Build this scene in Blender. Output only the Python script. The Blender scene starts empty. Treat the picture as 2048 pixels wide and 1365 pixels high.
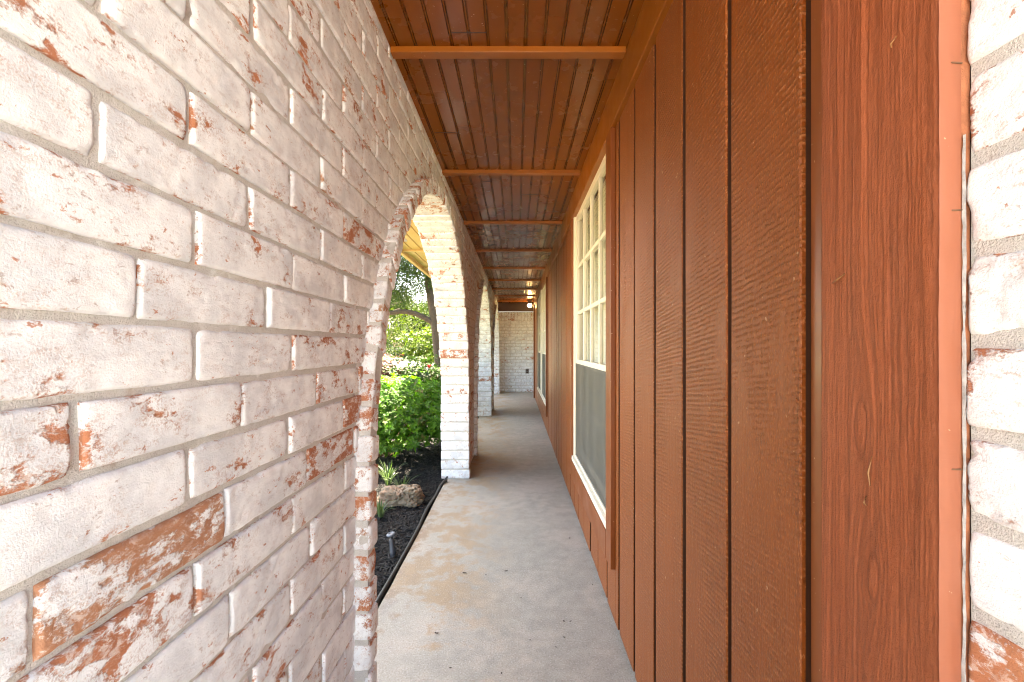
import bpy, math, random
import numpy as np
from mathutils import Vector

random.seed(7)
RNG = np.random.default_rng(11)
R = math.radians
scene = bpy.context.scene
COL = scene.collection
CAM_Z = 1.07
F = 909.0
VPX, VPY = 1032.5, 693.0

# ------------------------------------------------------------------ noise
def _hash(ix, iy, iz):
    h = (ix.astype(np.int64) * 374761393 + iy.astype(np.int64) * 668265263 + iz.astype(np.int64) * 1274126177) & 0xffffffff
    h = ((h ^ (h >> 13)) * 1274126177) & 0xffffffff
    h = (h ^ (h >> 16)) & 0xffffff
    return h / float(0xffffff)

def vnoise(x, y, z):
    x, y, z = np.broadcast_arrays(np.asarray(x, float), np.asarray(y, float), np.asarray(z, float))
    ix, iy, iz = np.floor(x), np.floor(y), np.floor(z)
    fx, fy, fz = x - ix, y - iy, z - iz
    fx = fx * fx * (3 - 2 * fx); fy = fy * fy * (3 - 2 * fy); fz = fz * fz * (3 - 2 * fz)
    r = 0
    for a in (0, 1):
        for b in (0, 1):
            for c in (0, 1):
                w = (fx if a else 1 - fx) * (fy if b else 1 - fy) * (fz if c else 1 - fz)
                r = r + w * _hash(ix + a, iy + b, iz + c)
    return r * 2 - 1

def fbm(x, y, z, o=3):
    s, a, t = 0, 1.0, 0
    for i in range(o):
        s = s + a * vnoise(x * 2 ** i + 13.7 * i, y * 2 ** i, z * 2 ** i - 5.1 * i)
        t += a; a *= .5
    return s / t

# ------------------------------------------------------------------ mesh builder
class MB:
    def __init__(self):
        self.v = []; self.n = 0
        self.q = []; self.qm = []
        self.c = []
    def add(self, verts, faces, mat=0, col=None):
        verts = np.asarray(verts, float).reshape(-1, 3)
        faces = np.asarray(faces, int)
        k = faces.shape[1]
        if k == 3:
            faces = np.concatenate([faces, -np.ones((len(faces), 1), int) - self.n], 1)
        self.v.append(verts)
        self.q.append(faces + self.n)
        self.qm.append(np.full(len(faces), mat, int))
        if col is None: col = (.5, .1, .5, 0)
        col = np.asarray(col, float)
        if col.ndim == 1: col = np.tile(col, (len(verts), 1))
        self.c.append(col)
        self.n += len(verts)
    def box(self, lo, hi, mat=0, col=None):
        x0, y0, z0 = lo; x1, y1, z1 = hi
        v = [(x0,y0,z0),(x1,y0,z0),(x1,y1,z0),(x0,y1,z0),(x0,y0,z1),(x1,y0,z1),(x1,y1,z1),(x0,y1,z1)]
        f = [(0,3,2,1),(4,5,6,7),(0,1,5,4),(1,2,6,5),(2,3,7,6),(3,0,4,7)]
        self.add(v, f, mat, col)
    def bbox(self, lo, hi, b=.002, mat=0, col=None):
        """box with bevelled edges"""
        lo = np.array(lo, float); hi = np.array(hi, float)
        b = min(b, .45 * float((hi - lo).min()))
        self.rbox((lo + hi) / 2, np.eye(3), (hi - lo) / 2, b, (3, 3, 3), 0, mat, col)
    def rbox(self, c, ax, half, r, seg=(3,3,3), noise=0, mat=0, col=None, seed=0, edge=False, nscale=28.0):
        half = np.asarray(half, float); ax = np.asarray(ax, float)
        def params(h, n):
            if n <= 3: return np.array([-h, -h + r, h - r, h])
            inner = np.linspace(-h + r, h - r, n - 1)
            return np.concatenate([[-h, -h + r * .35], inner, [h - r * .35, h]])
        P = [params(half[i], seg[i]) for i in range(3)]
        V = []; Fq = []; base = 0
        for d in range(3):
            a, b = [(1, 2), (2, 0), (0, 1)][d]
            A, B = np.meshgrid(P[a], P[b], indexing='ij')
            na, nb = A.shape
            for s in (-1, 1):
                p = np.zeros((na, nb, 3)); p[..., a] = A; p[..., b] = B; p[..., d] = s * half[d]
                V.append(p.reshape(-1, 3))
                i = (np.arange(na - 1)[:, None] * nb + np.arange(nb - 1)[None, :]).ravel() + base
                q = np.stack([i, i + nb, i + nb + 1, i + 1], 1)
                if s < 0: q = q[:, ::-1]
                Fq.append(q); base += na * nb
        V = np.concatenate(V); Fq = np.concatenate(Fq)
        inn = np.clip(V, -(half - r), half - r)
        d = V - inn
        L = np.linalg.norm(d, axis=1, keepdims=True); L[L == 0] = 1
        W = inn + d / L * r
        if noise:
            so = seed * 7.31
            nrm = W - np.clip(W, -(half - r * 3), half - r * 3)
            ln = np.linalg.norm(nrm, axis=1, keepdims=True); ln[ln == 0] = 1
            k = nscale
            nn = fbm(W[:, 0] * k + so, W[:, 1] * k, W[:, 2] * k + so, 3)
            W = W + nrm / ln * (nn[:, None] * noise)
        wc = np.asarray(c) + W @ ax
        if edge and col is not None:
            dist = np.sort(half - np.abs(W), axis=1)
            e = np.clip(1 - dist[:, 1] / .010, 0, 1)
            cc = np.tile(np.asarray(col, float), (len(W), 1)); cc[:, 3] = e
            col = cc
        self.add(wc, Fq, mat, col)
    def tube(self, pts, rad, n=8, mat=0, col=None, cap=True):
        pts = [Vector(p) for p in pts]
        if not hasattr(rad, '__len__'): rad = [rad] * len(pts)
        V = []; Fq = []
        up = Vector((0, 0, 1))
        for i, p in enumerate(pts):
            t = (pts[min(i + 1, len(pts) - 1)] - pts[max(i - 1, 0)]).normalized()
            a = t.cross(up)
            if a.length < .05: a = t.cross(Vector((1, 0, 0)))
            a.normalize(); b = t.cross(a)
            for k in range(n):
                th = 2 * math.pi * k / n
                V.append(p + (a * math.cos(th) + b * math.sin(th)) * rad[i])
        for i in range(len(pts) - 1):
            for k in range(n):
                k2 = (k + 1) % n
                Fq.append((i * n + k, i * n + k2, (i + 1) * n + k2, (i + 1) * n + k))
        if cap:
            for i in (0, len(pts) - 1):
                V.append(pts[i]); ci = len(V) - 1
                for k in range(0, n):
                    k2 = (k + 1) % n
                    Fq.append((i * n + k, i * n + k2, ci, ci))
        q = np.array(Fq); V = np.array([tuple(v) for v in V])
        t3 = q[:, 2] == q[:, 3]
        nb = self.n
        if (~t3).any():
            self.add(V, q[~t3], mat, col)
            if t3.any():
                f = q[t3][:, :3] + nb
                self.q.append(np.concatenate([f, np.full((len(f), 1), -1)], 1)); self.qm.append(np.full(len(f), mat, int))
    def lathe(self, prof, center, n=24, mat=0, col=None, ax=None):
        prof = np.asarray(prof, float); th = np.linspace(0, 2 * np.pi, n, endpoint=False)
        V = np.stack([prof[:, 0][:, None] * np.cos(th), prof[:, 0][:, None] * np.sin(th), np.repeat(prof[:, 1][:, None], n, 1)], -1).reshape(-1, 3)
        if ax is not None: V = V @ np.asarray(ax, float)
        V = V + np.asarray(center)
        m = len(prof); i = np.arange(m - 1)[:, None] * n; k = np.arange(n)[None, :]; k2 = (k + 1) % n
        q = np.stack([i + k, i + k2, i + n + k2, i + n + k], -1).reshape(-1, 4)
        self.add(V, q, mat, col)
    def grid(self, V, mat=0, col=None, flip=False):
        a, b = V.shape[:2]
        i = (np.arange(a - 1)[:, None] * b + np.arange(b - 1)[None, :]).ravel()
        q = np.stack([i, i + b, i + b + 1, i + 1], 1)
        if flip: q = q[:, ::-1]
        self.add(V.reshape(-1, 3), q, mat, col if col is None or np.ndim(col) == 1 else np.asarray(col).reshape(-1, 4))
    def build(self, name, mats, parent=None, smooth=False):
        me = bpy.data.meshes.new(name)
        V = np.concatenate(self.v); Q = np.concatenate(self.q); M = np.concatenate(self.qm); Cc = np.concatenate(self.c)
        tri = Q[:, 3] < 0
        tot = np.where(tri, 3, 4)
        start = np.concatenate([[0], np.cumsum(tot)[:-1]])
        mask = np.ones(Q.shape, bool); mask[tri, 3] = False
        loops = Q[mask]
        me.vertices.add(len(V)); me.vertices.foreach_set('co', V.astype(np.float32).ravel())
        me.loops.add(len(loops)); me.loops.foreach_set('vertex_index', loops.astype(np.int32))
        me.polygons.add(len(Q)); me.polygons.foreach_set('loop_start', start.astype(np.int32))
        me.polygons.foreach_set('loop_total', tot.astype(np.int32))
        me.polygons.foreach_set('material_index', M.astype(np.int32))
        me.polygons.foreach_set('use_smooth', np.full(len(Q), smooth))
        at = me.color_attributes.new('bc', 'FLOAT_COLOR', 'POINT')
        at.data.foreach_set('color', Cc.astype(np.float32).ravel())
        me.update(calc_edges=True); me.validate()
        if not isinstance(mats, (list, tuple)): mats = [mats]
        for m in mats: me.materials.append(m)
        o = bpy.data.objects.new(name, me); COL.objects.link(o)
        if parent is not None:
            o.parent = parent
            w = Vector((0, 0, 0)); p = parent
            while p is not None:
                w -= p.location; p = p.parent
            o.location = w
        return o

def tag(o, label=None, cat=None, group=None, kind=None):
    if label: o['label'] = label
    if cat: o['category'] = cat
    if group: o['group'] = group
    if kind: o['kind'] = kind
    return o

def thing(name, loc, label, cat, group=None):
    o = bpy.data.objects.new(name, None); COL.objects.link(o)
    o.location = loc; o.empty_display_size = .1
    return tag(o, label, cat, group)

def copy_tree(o, parent=None):
    c = o.copy(); COL.objects.link(c)
    c.parent = parent
    for ch in o.children: copy_tree(ch, c)
    return c

def px(x, y, Y):
    """photo pixel at depth Y -> world point"""
    return Vector(((x - VPX) * Y / F, Y, CAM_Z + (VPY - y) * Y / F))

def floor_px(x, y, z=0.0):
    Y = (CAM_Z - z) * F / (y - VPY)
    return Vector(((x - VPX) * Y / F, Y, z))

# ------------------------------------------------------------------ materials
class NT:
    def __init__(self, name):
        self.m = bpy.data.materials.new(name); self.m.use_nodes = True
        self.t = self.m.node_tree; self.N = self.t.nodes; self.L = self.t.links
        self.N.clear()
        self.out = self.N.new('ShaderNodeOutputMaterial')
    def _set(self, sock, v):
        if hasattr(v, 'is_linked') or isinstance(v, bpy.types.NodeSocket): self.L.new(v, sock)
        elif isinstance(v, (tuple, list)) and len(v) == 3 and sock.type == 'RGBA': sock.default_value = (*v, 1)
        else: sock.default_value = v
    def node(self, typ, **kw):
        n = self.N.new(typ)
        for k, v in kw.items():
            if hasattr(n, k): setattr(n, k, v)
        return n
    def coord(self, w='Object'): return self.N.new('ShaderNodeTexCoord').outputs[w]
    def mapping(self, v, scale=(1,1,1), loc=(0,0,0), rot=(0,0,0)):
        n = self.N.new('ShaderNodeMapping'); self._set(n.inputs['Vector'], v)
        n.inputs['Scale'].default_value = scale; self._set(n.inputs['Location'], loc); n.inputs['Rotation'].default_value = rot
        return n.outputs[0]
    def noise(self, v, scale, detail=4, rough=.55, dist=0, out='Fac'):
        n = self.N.new('ShaderNodeTexNoise'); self._set(n.inputs['Vector'], v)
        n.inputs['Scale'].default_value = scale; n.inputs['Detail'].default_value = detail
        n.inputs['Roughness'].default_value = rough; n.inputs['Distortion'].default_value = dist
        return n.outputs[out]
    def voronoi(self, v, scale, feature='F1', out='Distance'):
        n = self.N.new('ShaderNodeTexVoronoi'); n.feature = feature; self._set(n.inputs['Vector'], v)
        n.inputs['Scale'].default_value = scale
        return n.outputs[out]
    def wave(self, v, scale, dist=2, detail=2, dscale=1, direction='Z', typ='BANDS', prof='SIN'):
        n = self.N.new('ShaderNodeTexWave'); n.wave_type = typ
        if typ == 'BANDS': n.bands_direction = direction
        n.wave_profile = prof
        self._set(n.inputs['Vector'], v); n.inputs['Scale'].default_value = scale
        n.inputs['Distortion'].default_value = dist; n.inputs['Detail'].default_value = detail; n.inputs['Detail Scale'].default_value = dscale
        return n.outputs['Fac']
    def math(self, op, a, b=0, c=None, clamp=False):
        n = self.N.new('ShaderNodeMath'); n.operation = op; n.use_clamp = clamp
        self._set(n.inputs[0], a); self._set(n.inputs[1], b)
        if c is not None: self._set(n.inputs[2], c)
        return n.outputs[0]
    def vmath(self, op, a, b):
        n = self.N.new('ShaderNodeVectorMath'); n.operation = op
        self._set(n.inputs[0], a); self._set(n.inputs[1], b)
        return n.outputs[0]
    def step(self, v, lo, hi):
        n = self.N.new('ShaderNodeMapRange'); n.interpolation_type = 'SMOOTHSTEP'
        self._set(n.inputs['Value'], v); self._set(n.inputs['From Min'], lo); self._set(n.inputs['From Max'], hi)
        return n.outputs[0]
    def lerp(self, v, lo, hi, a=0., b=1.):
        n = self.N.new('ShaderNodeMapRange'); self._set(n.inputs['Value'], v)
        self._set(n.inputs['From Min'], a); self._set(n.inputs['From Max'], b)
        self._set(n.inputs['To Min'], lo); self._set(n.inputs['To Max'], hi)
        return n.outputs[0]
    def mix(self, f, a, b, typ='MIX'):
        n = self.N.new('ShaderNodeMix'); n.data_type = 'RGBA'; n.blend_type = typ
        self._set(n.inputs[0], f); self._set(n.inputs[6], a); self._set(n.inputs[7], b)
        return n.outputs[2]
    def attr(self, name='bc'):
        n = self.N.new('ShaderNodeAttribute'); n.attribute_name = name
        s = self.N.new('ShaderNodeSeparateColor'); self.L.new(n.outputs['Color'], s.inputs[0])
        return s.outputs[0], s.outputs[1], s.outputs[2], n.outputs['Alpha']
    def sep(self, v):
        n = self.N.new('ShaderNodeSeparateXYZ'); self._set(n.inputs[0], v); return n.outputs
    def comb(self, x, y, z):
        n = self.N.new('ShaderNodeCombineXYZ')
        for i, k in enumerate((x, y, z)): self._set(n.inputs[i], k)
        return n.outputs[0]
    def bump(self, h, dist, strength=1.0, normal=None):
        n = self.N.new('ShaderNodeBump'); self._set(n.inputs['Height'], h)
        n.inputs['Distance'].default_value = dist; n.inputs['Strength'].default_value = strength
        if normal is not None: self.L.new(normal, n.inputs['Normal'])
        return n.outputs[0]
    def bsdf(self, color, rough=.7, normal=None, spec=.5, metallic=0, **kw):
        p = self.N.new('ShaderNodeBsdfPrincipled')
        self._set(p.inputs['Base Color'], color); self._set(p.inputs['Roughness'], rough)
        p.inputs['Specular IOR Level'].default_value = spec; p.inputs['Metallic'].default_value = metallic
        for k, v in kw.items(): self._set(p.inputs[k.replace('_', ' ')], v)
        if normal is not None: self.L.new(normal, p.inputs['Normal'])
        return p.outputs[0]
    def done(self, s):
        self.L.new(s, self.out.inputs['Surface']); return self.m

def mat_simple(name, col, rough=.6, spec=.5, metallic=0, nscale=None, namp=.15, bump=0):
    t = NT(name)
    c = col; nrm = None
    if nscale:
        n = t.noise(t.coord(), nscale, 5, .6)
        c = t.mix(n, tuple(k * (1 - namp) for k in col), tuple(min(1, k * (1 + namp)) for k in col))
        if bump: nrm = t.bump(n, bump)
    return t.done(t.bsdf(c, rough, nrm, spec, metallic))

def mat_brick():
    t = NT('limewashed_brick')
    r, g, b, e = t.attr()
    P = t.coord()
    off = t.comb(t.math('MULTIPLY', b, 37.3), t.math('MULTIPLY', b, 11.9), t.math('MULTIPLY', r, 23.1))
    P2 = t.vmath('ADD', P, off)
    Ps = t.mapping(P2, (1, .55, 1.0))
    n1 = t.noise(Ps, 21, 7, .62, .12)
    n2 = t.noise(Ps, 95, 5, .65, .6)
    n3 = t.noise(P2, 420, 3, .6)
    n4 = t.noise(Ps, 34, 5, .6, .8)
    v = t.math('ADD', t.math('ADD', .5, t.math('MULTIPLY', t.math('SUBTRACT', n1, .5), 1.18)), t.math('MULTIPLY', t.math('SUBTRACT', n2, .5), .40))
    v = t.math('ADD', v, t.math('MULTIPLY', t.math('SUBTRACT', n3, .5), .10))
    edge = t.math('MULTIPLY', e, t.lerp(n4, -.08, .17, .35, .65))
    v = t.math('ADD', v, edge)
    thr = t.lerp(g, .735, .385)
    red = t.step(v, t.math('SUBTRACT', thr, .035), t.math('ADD', thr, .055))
    # worn paint: soft blotches broken up by a fine grit, and a rim of thin paint round the bare patches
    rim = t.step(v, t.math('SUBTRACT', thr, .13), thr)
    thin = t.step(t.math('ADD', n4, t.math('MULTIPLY', g, .25)), .52, .74)
    grit = t.step(t.math('ADD', n3, t.math('MULTIPLY', t.math('SUBTRACT', n2, .5), .8)), .47, .62)
    haze = t.math('MULTIPLY', t.math('MAXIMUM', t.math('MULTIPLY', thin, .62), t.math('MULTIPLY', rim, .75)), t.lerp(grit, .06, .80))
    white = t.mix(t.step(t.noise(P2, 12, 5, .65), .35, .62), (.70, .72, .75), (.89, .915, .935))
    spk = t.step(t.noise(Ps, 150, 5, .75, .4), .575, .64)
    white = t.mix(t.math('MULTIPLY', t.math('MULTIPLY', spk, t.step(n1, .40, .60)), .70), white, t.mix(n4, (.36, .20, .14), (.42, .38, .38)))
    white = t.mix(t.math('MULTIPLY', t.step(t.noise(t.mapping(P2, (1, .35, 1)), 48, 5, .7, .5), .60, .74), .40), white, (.50, .44, .42))
    fl_ = t.step(t.noise(Ps, 62, 5, .72, .2), .63, .67)
    brk = t.mix(r, (.54, .205, .100), (.36, .135, .085))
    brk = t.mix(t.step(r, .80, .97), brk, (.46, .27, .16))
    brk = t.mix(t.math('MULTIPLY', n2, .75), brk, t.mix(n3, (.32, .115, .065), (.62, .30, .17)))
    dust = t.step(t.noise(Ps, 90, 6, .78, .4), .50, .60)
    brk = t.mix(t.math('MULTIPLY', dust, t.lerp(n4, .20, .90, .35, .62)), brk, (.74, .67, .62))
    c = t.mix(haze, white, t.mix(.62, brk, (.52, .45, .42)))
    c = t.mix(t.math('MAXIMUM', red, t.math('MULTIPLY', fl_, .85)), c, brk)
    hgt = t.math('ADD', t.math('MULTIPLY', n2, .5), t.math('MULTIPLY', n3, .35))
    hgt = t.math('SUBTRACT', hgt, t.math('MULTIPLY', red, .45))
    nrm = t.bump(hgt, .0026, .9)
    return t.done(t.bsdf(c, .82, nrm, .25))

def mat_mortar():
    t = NT('mortar')
    P = t.coord()
    n = t.noise(P, 30, 4, .6); n2 = t.noise(P, 480, 3, .7)
    c = t.mix(n, (.52, .50, .475), (.74, .72, .69))
    c = t.mix(t.math('MULTIPLY', t.step(n2, .52, .68), .5), c, (.33, .29, .25))
    c = t.mix(t.math('MULTIPLY', t.step(n2, .30, .42), -.35), c, (.8, .8, .8)) if False else c
    sm = t.step(t.noise(P, 22, 5, .65, .6), .56, .68)
    c = t.mix(t.math('MULTIPLY', sm, .55), c, (.84, .84, .83))
    c = t.mix(t.math('MULTIPLY', t.step(t.noise(P, 11, 5, .65, .5), .57, .70), .5), c, (.33, .22, .14))
    return t.done(t.bsdf(c, .95, t.bump(n2, .003, .9), .15))

BROWN = (.236, .0560, .0078)

def mat_siding(name='rough_sawn_siding', saw=1.0, base=BROWN, rough=.40):
    t = NT(name)
    r, g, b, e = t.attr()
    P = t.coord()
    off = t.comb(0, t.math('MULTIPLY', b, 9.7), t.math('MULTIPLY', r, 13.3))
    P2 = t.vmath('ADD', P, off)
    grain = t.noise(t.mapping(P2, (60, 260, 9)), 1.0, 5, .65, .2)
    broad = t.noise(t.mapping(P2, (4, 30, 2.2)), 1.0, 4, .6, .6)
    tilt = t.mapping(P2, (1, 1, 1), rot=(R(7), 0, 0))
    saww = t.wave(tilt, 31, 2.1, 3, 1.5, 'Z')
    sawb = t.math('POWER', saww, 2.2)
    brk = t.step(t.noise(t.mapping(P2, (10, 230, 60)), 1.0, 4, .7), .40, .66)
    patch = t.math('MULTIPLY', t.step(t.noise(t.mapping(P2, (2, 9, 2.6)), 1.0, 4, .6), .36, .60), t.lerp(r, .55, 1.35))
    sh = t.math('MULTIPLY', t.math('MULTIPLY', sawb, brk), t.math('MULTIPLY', patch, saw))
    fine = t.noise(t.mapping(P2, (200, 420, 120)), 1.0, 3, .6)
    h = t.math('ADD', t.math('MULTIPLY', grain, .45), t.math('MULTIPLY', sh, 1.1))
    h = t.math('ADD', h, t.math('MULTIPLY', fine, .35))
    h = t.math('ADD', h, t.math('MULTIPLY', broad, .7))
    c = t.mix(broad, tuple(k * .80 for k in base), tuple(k * 1.14 for k in base))
    c = t.mix(t.math('MULTIPLY', t.step(grain, .50, .75), .35), c, tuple(k * 1.30 for k in base))
    c = t.mix(t.math('MULTIPLY', t.step(grain, .46, .30), .4), c, tuple(k * .6 for k in base))
    c = t.mix(t.math('MULTIPLY', sh, .55), c, (.54, .22, .085))
    c = t.mix(t.math('MULTIPLY', t.step(fine, .56, .68), .60), c, (.52, .21, .085))
    c = t.mix(t.math('MULTIPLY', t.step(fine, .44, .32), .60), c, tuple(k * .42 for k in base))
    specks = t.step(t.noise(P2, 75, 2, .5), .735, .76)
    c = t.mix(t.math('MULTIPLY', specks, .7), c, (.55, .36, .24))
    rg = t.lerp(fine, rough - .08, rough + .16, .3, .7)
    return t.done(t.bsdf(c, rg, t.bump(h, .0027, .92), .34))

def mat_paintwood(name, base, rough=.34, gs=(30, 30, 2), bd=.0008, wav=1.0, spec=.4):
    t = NT(name)
    P = t.coord()
    grain = t.noise(t.mapping(P, gs), 1.0, 5, .6, .3)
    fl = t.noise(P, 4, 4, .55)
    c = t.mix(fl, tuple(k * .90 for k in base), tuple(k * 1.10 for k in base))
    c = t.mix(t.math('MULTIPLY', t.step(grain, .55, .8), .25), c, tuple(k * .75 for k in base))
    c = t.mix(t.math('MULTIPLY', t.step(t.noise(P, 120, 2, .5), .735, .76), .8), c, (.62, .42, .26))
    rg = t.lerp(t.noise(P, 5, 4, .6), rough - .08, rough + .14, .3, .7)
    h = t.math('ADD', grain, t.math('MULTIPLY', t.noise(P, 7, 3, .5), wav))
    return t.done(t.bsdf(c, rg, t.bump(h, bd, .7), spec))

def mat_trim():
    t = NT('weathered_trim_paint')
    r, g, b, e = t.attr()
    P = t.coord()
    n = t.noise(P, 320, 3, .65)
    n2 = t.noise(t.mapping(P, (3, 26, 2.5)), 1.0, 4, .6, .5)
    base = (.205, .0475, .0140)
    c = t.mix(t.step(r, .2, .85), tuple(k * .84 for k in base), tuple(k * 1.30 for k in base))
    c = t.mix(t.math('MULTIPLY', n2, .5), c, (.38, .13, .068))
    nv = t.noise(t.mapping(P, (150, 300, 70)), 1.0, 4, .7)
    c = t.mix(t.math('MULTIPLY', t.step(nv, .54, .68), .24), c, (.40, .14, .075))
    c = t.mix(t.math('MULTIPLY', t.step(nv, .44, .32), .26), c, tuple(k * .45 for k in base))
    n = t.math('ADD', t.math('MULTIPLY', n, .5), t.math('MULTIPLY', nv, .8))
    return t.done(t.bsdf(c, .55, t.bump(n, .0016, .9), .25))

def mat_concrete():
    t = NT('stained_concrete')
    P = t.coord(); x, y, z = t.sep(P)
    n1 = t.noise(P, 2.3, 6, .6, .4); n2 = t.noise(P, 14, 6, .65); n3 = t.noise(P, 160, 4, .7)
    c = t.mix(t.step(n2, .12, .88), (.300, .280, .232), (.440, .410, .345))
    c = t.mix(t.math('MULTIPLY', t.step(t.math('ADD', n1, t.math('MULTIPLY', t.math('SUBTRACT', n2, .5), .5)), .46, .66), .5), c, (.50, .43, .355))
    # brown water stains, along the garden side of the slab
    sx = t.step(x, .06, -.34)
    st = t.noise(t.mapping(P, (1.1, .9, 1), (3.7, 1.2, 0)), 2.6, 6, .58, .5)
    sv = t.math('MULTIPLY', t.step(t.math('ADD', st, t.math('MULTIPLY', t.math('SUBTRACT', n2, .5), .75)), .44, .60), sx)
    c = t.mix(t.math('MULTIPLY', sv, .68), c, t.mix(n2, (.23, .135, .055), (.44, .29, .14)))
    # dark old patches close to the slab edge
    ed = t.step(x, -.30, -.60)
    c = t.mix(t.math('MULTIPLY', t.math('MULTIPLY', ed, t.step(n2, .44, .62)), .55), c, (.17, .155, .14))
    # fine dark and pale grain over the whole slab
    c = t.mix(t.math('MULTIPLY', t.step(n3, .52, .64), .40), c, (.17, .15, .125))
    c = t.mix(t.math('MULTIPLY', t.step(n3, .46, .34), .40), c, (.62, .59, .54))
    pit = t.step(t.voronoi(P, 42), .075, .05)
    pit = t.math('MULTIPLY', pit, t.step(t.noise(P, 9, 2, .5), .52, .60))
    c = t.mix(t.math('MULTIPLY', pit, .7), c, (.10, .09, .08))
    spk = t.step(t.noise(P, 330, 3, .7), .60, .68)
    c = t.mix(t.math('MULTIPLY', spk, .35), c, (.16, .14, .12))
    h = t.math('ADD', t.math('MULTIPLY', n3, .5), n2)
    return t.done(t.bsdf(c, t.lerp(n2, .55, .85), t.bump(h, .003, .7), .35))

def mat_leaf(name, dark, light, trans=.45, tint=(1.0, 1.25, .5), gloss=.35):
    t = NT(name)
    r, g, b, e = t.attr()
    c = t.mix(r, dark, light)
    c = t.mix(t.math('MULTIPLY', t.step(b, .90, 1.0), .7), c, (.22, .12, .04))
    d = t.bsdf(c, gloss, None, .4)
    tr = t.N.new('ShaderNodeBsdfTranslucent')
    t.L.new(t.mix(1.0, c, (*tint,), 'MULTIPLY'), tr.inputs['Color'])
    m = t.N.new('ShaderNodeMixShader'); m.inputs[0].default_value = trans
    t.L.new(d, m.inputs[1]); t.L.new(tr.outputs[0], m.inputs[2])
    return t.done(m.outputs[0])

def mat_glass():
    t = NT('window_glass')
    tr = t.N.new('ShaderNodeBsdfTransparent'); tr.inputs[0].default_value = (.90, .93, .90, 1)
    gl = t.N.new('ShaderNodeBsdfGlossy'); gl.inputs['Roughness'].default_value = .03
    lw = t.N.new('ShaderNodeFresnel'); lw.inputs['IOR'].default_value = 1.5
    m = t.N.new('ShaderNodeMixShader'); t.L.new(lw.outputs[0], m.inputs[0])
    t.L.new(tr.outputs[0], m.inputs[1]); t.L.new(gl.outputs[0], m.inputs[2])
    return t.done(m.outputs[0])

def mat_screen():
    t = NT('insect_screen')
    P = t.coord()
    n = t.noise(P, 6, 4, .6)
    d = t.bsdf(t.mix(n, (.062, .060, .054), (.112, .108, .098)), .65, None, .3)
    tr = t.N.new('ShaderNodeBsdfTransparent')
    m = t.N.new('ShaderNodeMixShader'); m.inputs[0].default_value = .70
    t.L.new(tr.outputs[0], m.inputs[1]); t.L.new(d, m.inputs[2])
    return t.done(m.outputs[0])

def mat_emit(name, col, s):
    t = NT(name)
    e = t.N.new('ShaderNodeEmission'); e.inputs[0].default_value = (*col, 1); e.inputs[1].default_value = s
    return t.done(e.outputs[0])

def mat_attr2(name, dark, light, rough=.8, nscale=200, bump=.002, spec=.3):
    t = NT(name)
    r, g, b, e = t.attr()
    n = t.noise(t.coord(), nscale, 4, .65)
    c = t.mix(r, dark, light)
    c = t.mix(t.math('MULTIPLY', n, .5), c, tuple(k * .5 for k in dark))
    return t.done(t.bsdf(c, rough, t.bump(n, bump, .8), spec))

M = {}
M['brick'] = mat_brick()
M['mortar'] = mat_mortar()
M['siding'] = mat_siding()
M['channel'] = mat_paintwood('smooth_brown_paint', (.24, .072, .022), .38)
M['trim'] = mat_trim()
M['edge'] = mat_paintwood('trim_edge_paint', (.34, .115, .062), .5, (8, 8, 30), .001)
M['frieze'] = mat_paintwood('frieze_paint', (.28, .082, .0075), .36, (40, 2, 40))
M['casing'] = mat_paintwood('casing_paint', (.205, .052, .0095), .38, (40, 40, 2))
M['ceil'] = mat_paintwood('glossy_ceiling_paint', (.222, .060, .0045), .21, (40, 2, 40), .0004, .8, .30)
M['batten'] = mat_paintwood('batten_paint', (.32, .095, .011), .36, (3, 60, 60))
M['dark'] = mat_simple('dark_beam_and_groove_shade', (.060, .021, .010), .5, nscale=12)
M['concrete'] = mat_concrete()
M['white'] = mat_simple('white_window_paint', (.76, .69, .57), .42, nscale=30, namp=.06)
M['blind'] = mat_simple('blind_slats', (.86, .79, .65), .5)
M['glass'] = mat_glass()
M['screen'] = mat_screen()
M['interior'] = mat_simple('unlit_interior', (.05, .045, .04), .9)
M['caulk'] = mat_simple('cracked_caulk', (.36, .335, .32), .85, nscale=90, namp=.75, bump=.004)
M['soffit'] = mat_paintwood('cream_soffit_paint', (.42, .27, .09), .5, (40, 2, 40))
M['shingle'] = mat_simple('roof_shingle', (.10, .09, .08), .9, nscale=40, namp=.4, bump=.01)
M['mulch'] = mat_simple('mulch_ground', (.012, .011, .011), .95, nscale=90, namp=.6, bump=.02)
M['chips'] = mat_attr2('mulch_chips', (.007, .0065, .0065), (.050, .047, .046), .7)
M['plastic'] = mat_simple('black_plastic', (.020, .021, .024), .42, nscale=60, namp=.3)
M['greymetal'] = mat_simple('grey_cap', (.13, .14, .16), .4, metallic=.3)
M['greyplastic'] = mat_simple('grey_stem', (.040, .043, .052), .5)
M['rock'] = None
M['leaf_az'] = mat_leaf('azalea_leaf', (.030, .090, .007), (.105, .25, .018), .42, gloss=.5)
M['leaf_tree'] = mat_leaf('oak_leaf', (.012, .038, .010), (.050, .095, .015), .38, (1.2, 1.2, .3), .55)
M['leaf_far'] = mat_leaf('far_leaf', (.016, .040, .008), (.055, .085, .012), .45, (1.25, 1.2, .3), .6)
M['leaf_red'] = mat_leaf('bronze_leaf', (.045, .022, .016), (.10, .045, .03), .3, (1.3, .8, .6), .6)
M['leaf_rose'] = mat_leaf('rose_leaf', (.020, .045, .018), (.05, .095, .03), .25, gloss=.6)
M['leaf_lime'] = mat_leaf('lime_leaf', (.05, .09, .008), (.10, .145, .016), .45)
M['blade'] = mat_leaf('liriope_blade', (.035, .075, .025), (.15, .20, .11), .3)
M['petal'] = mat_simple('red_petal', (.55, .012, .016), .5)
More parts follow.
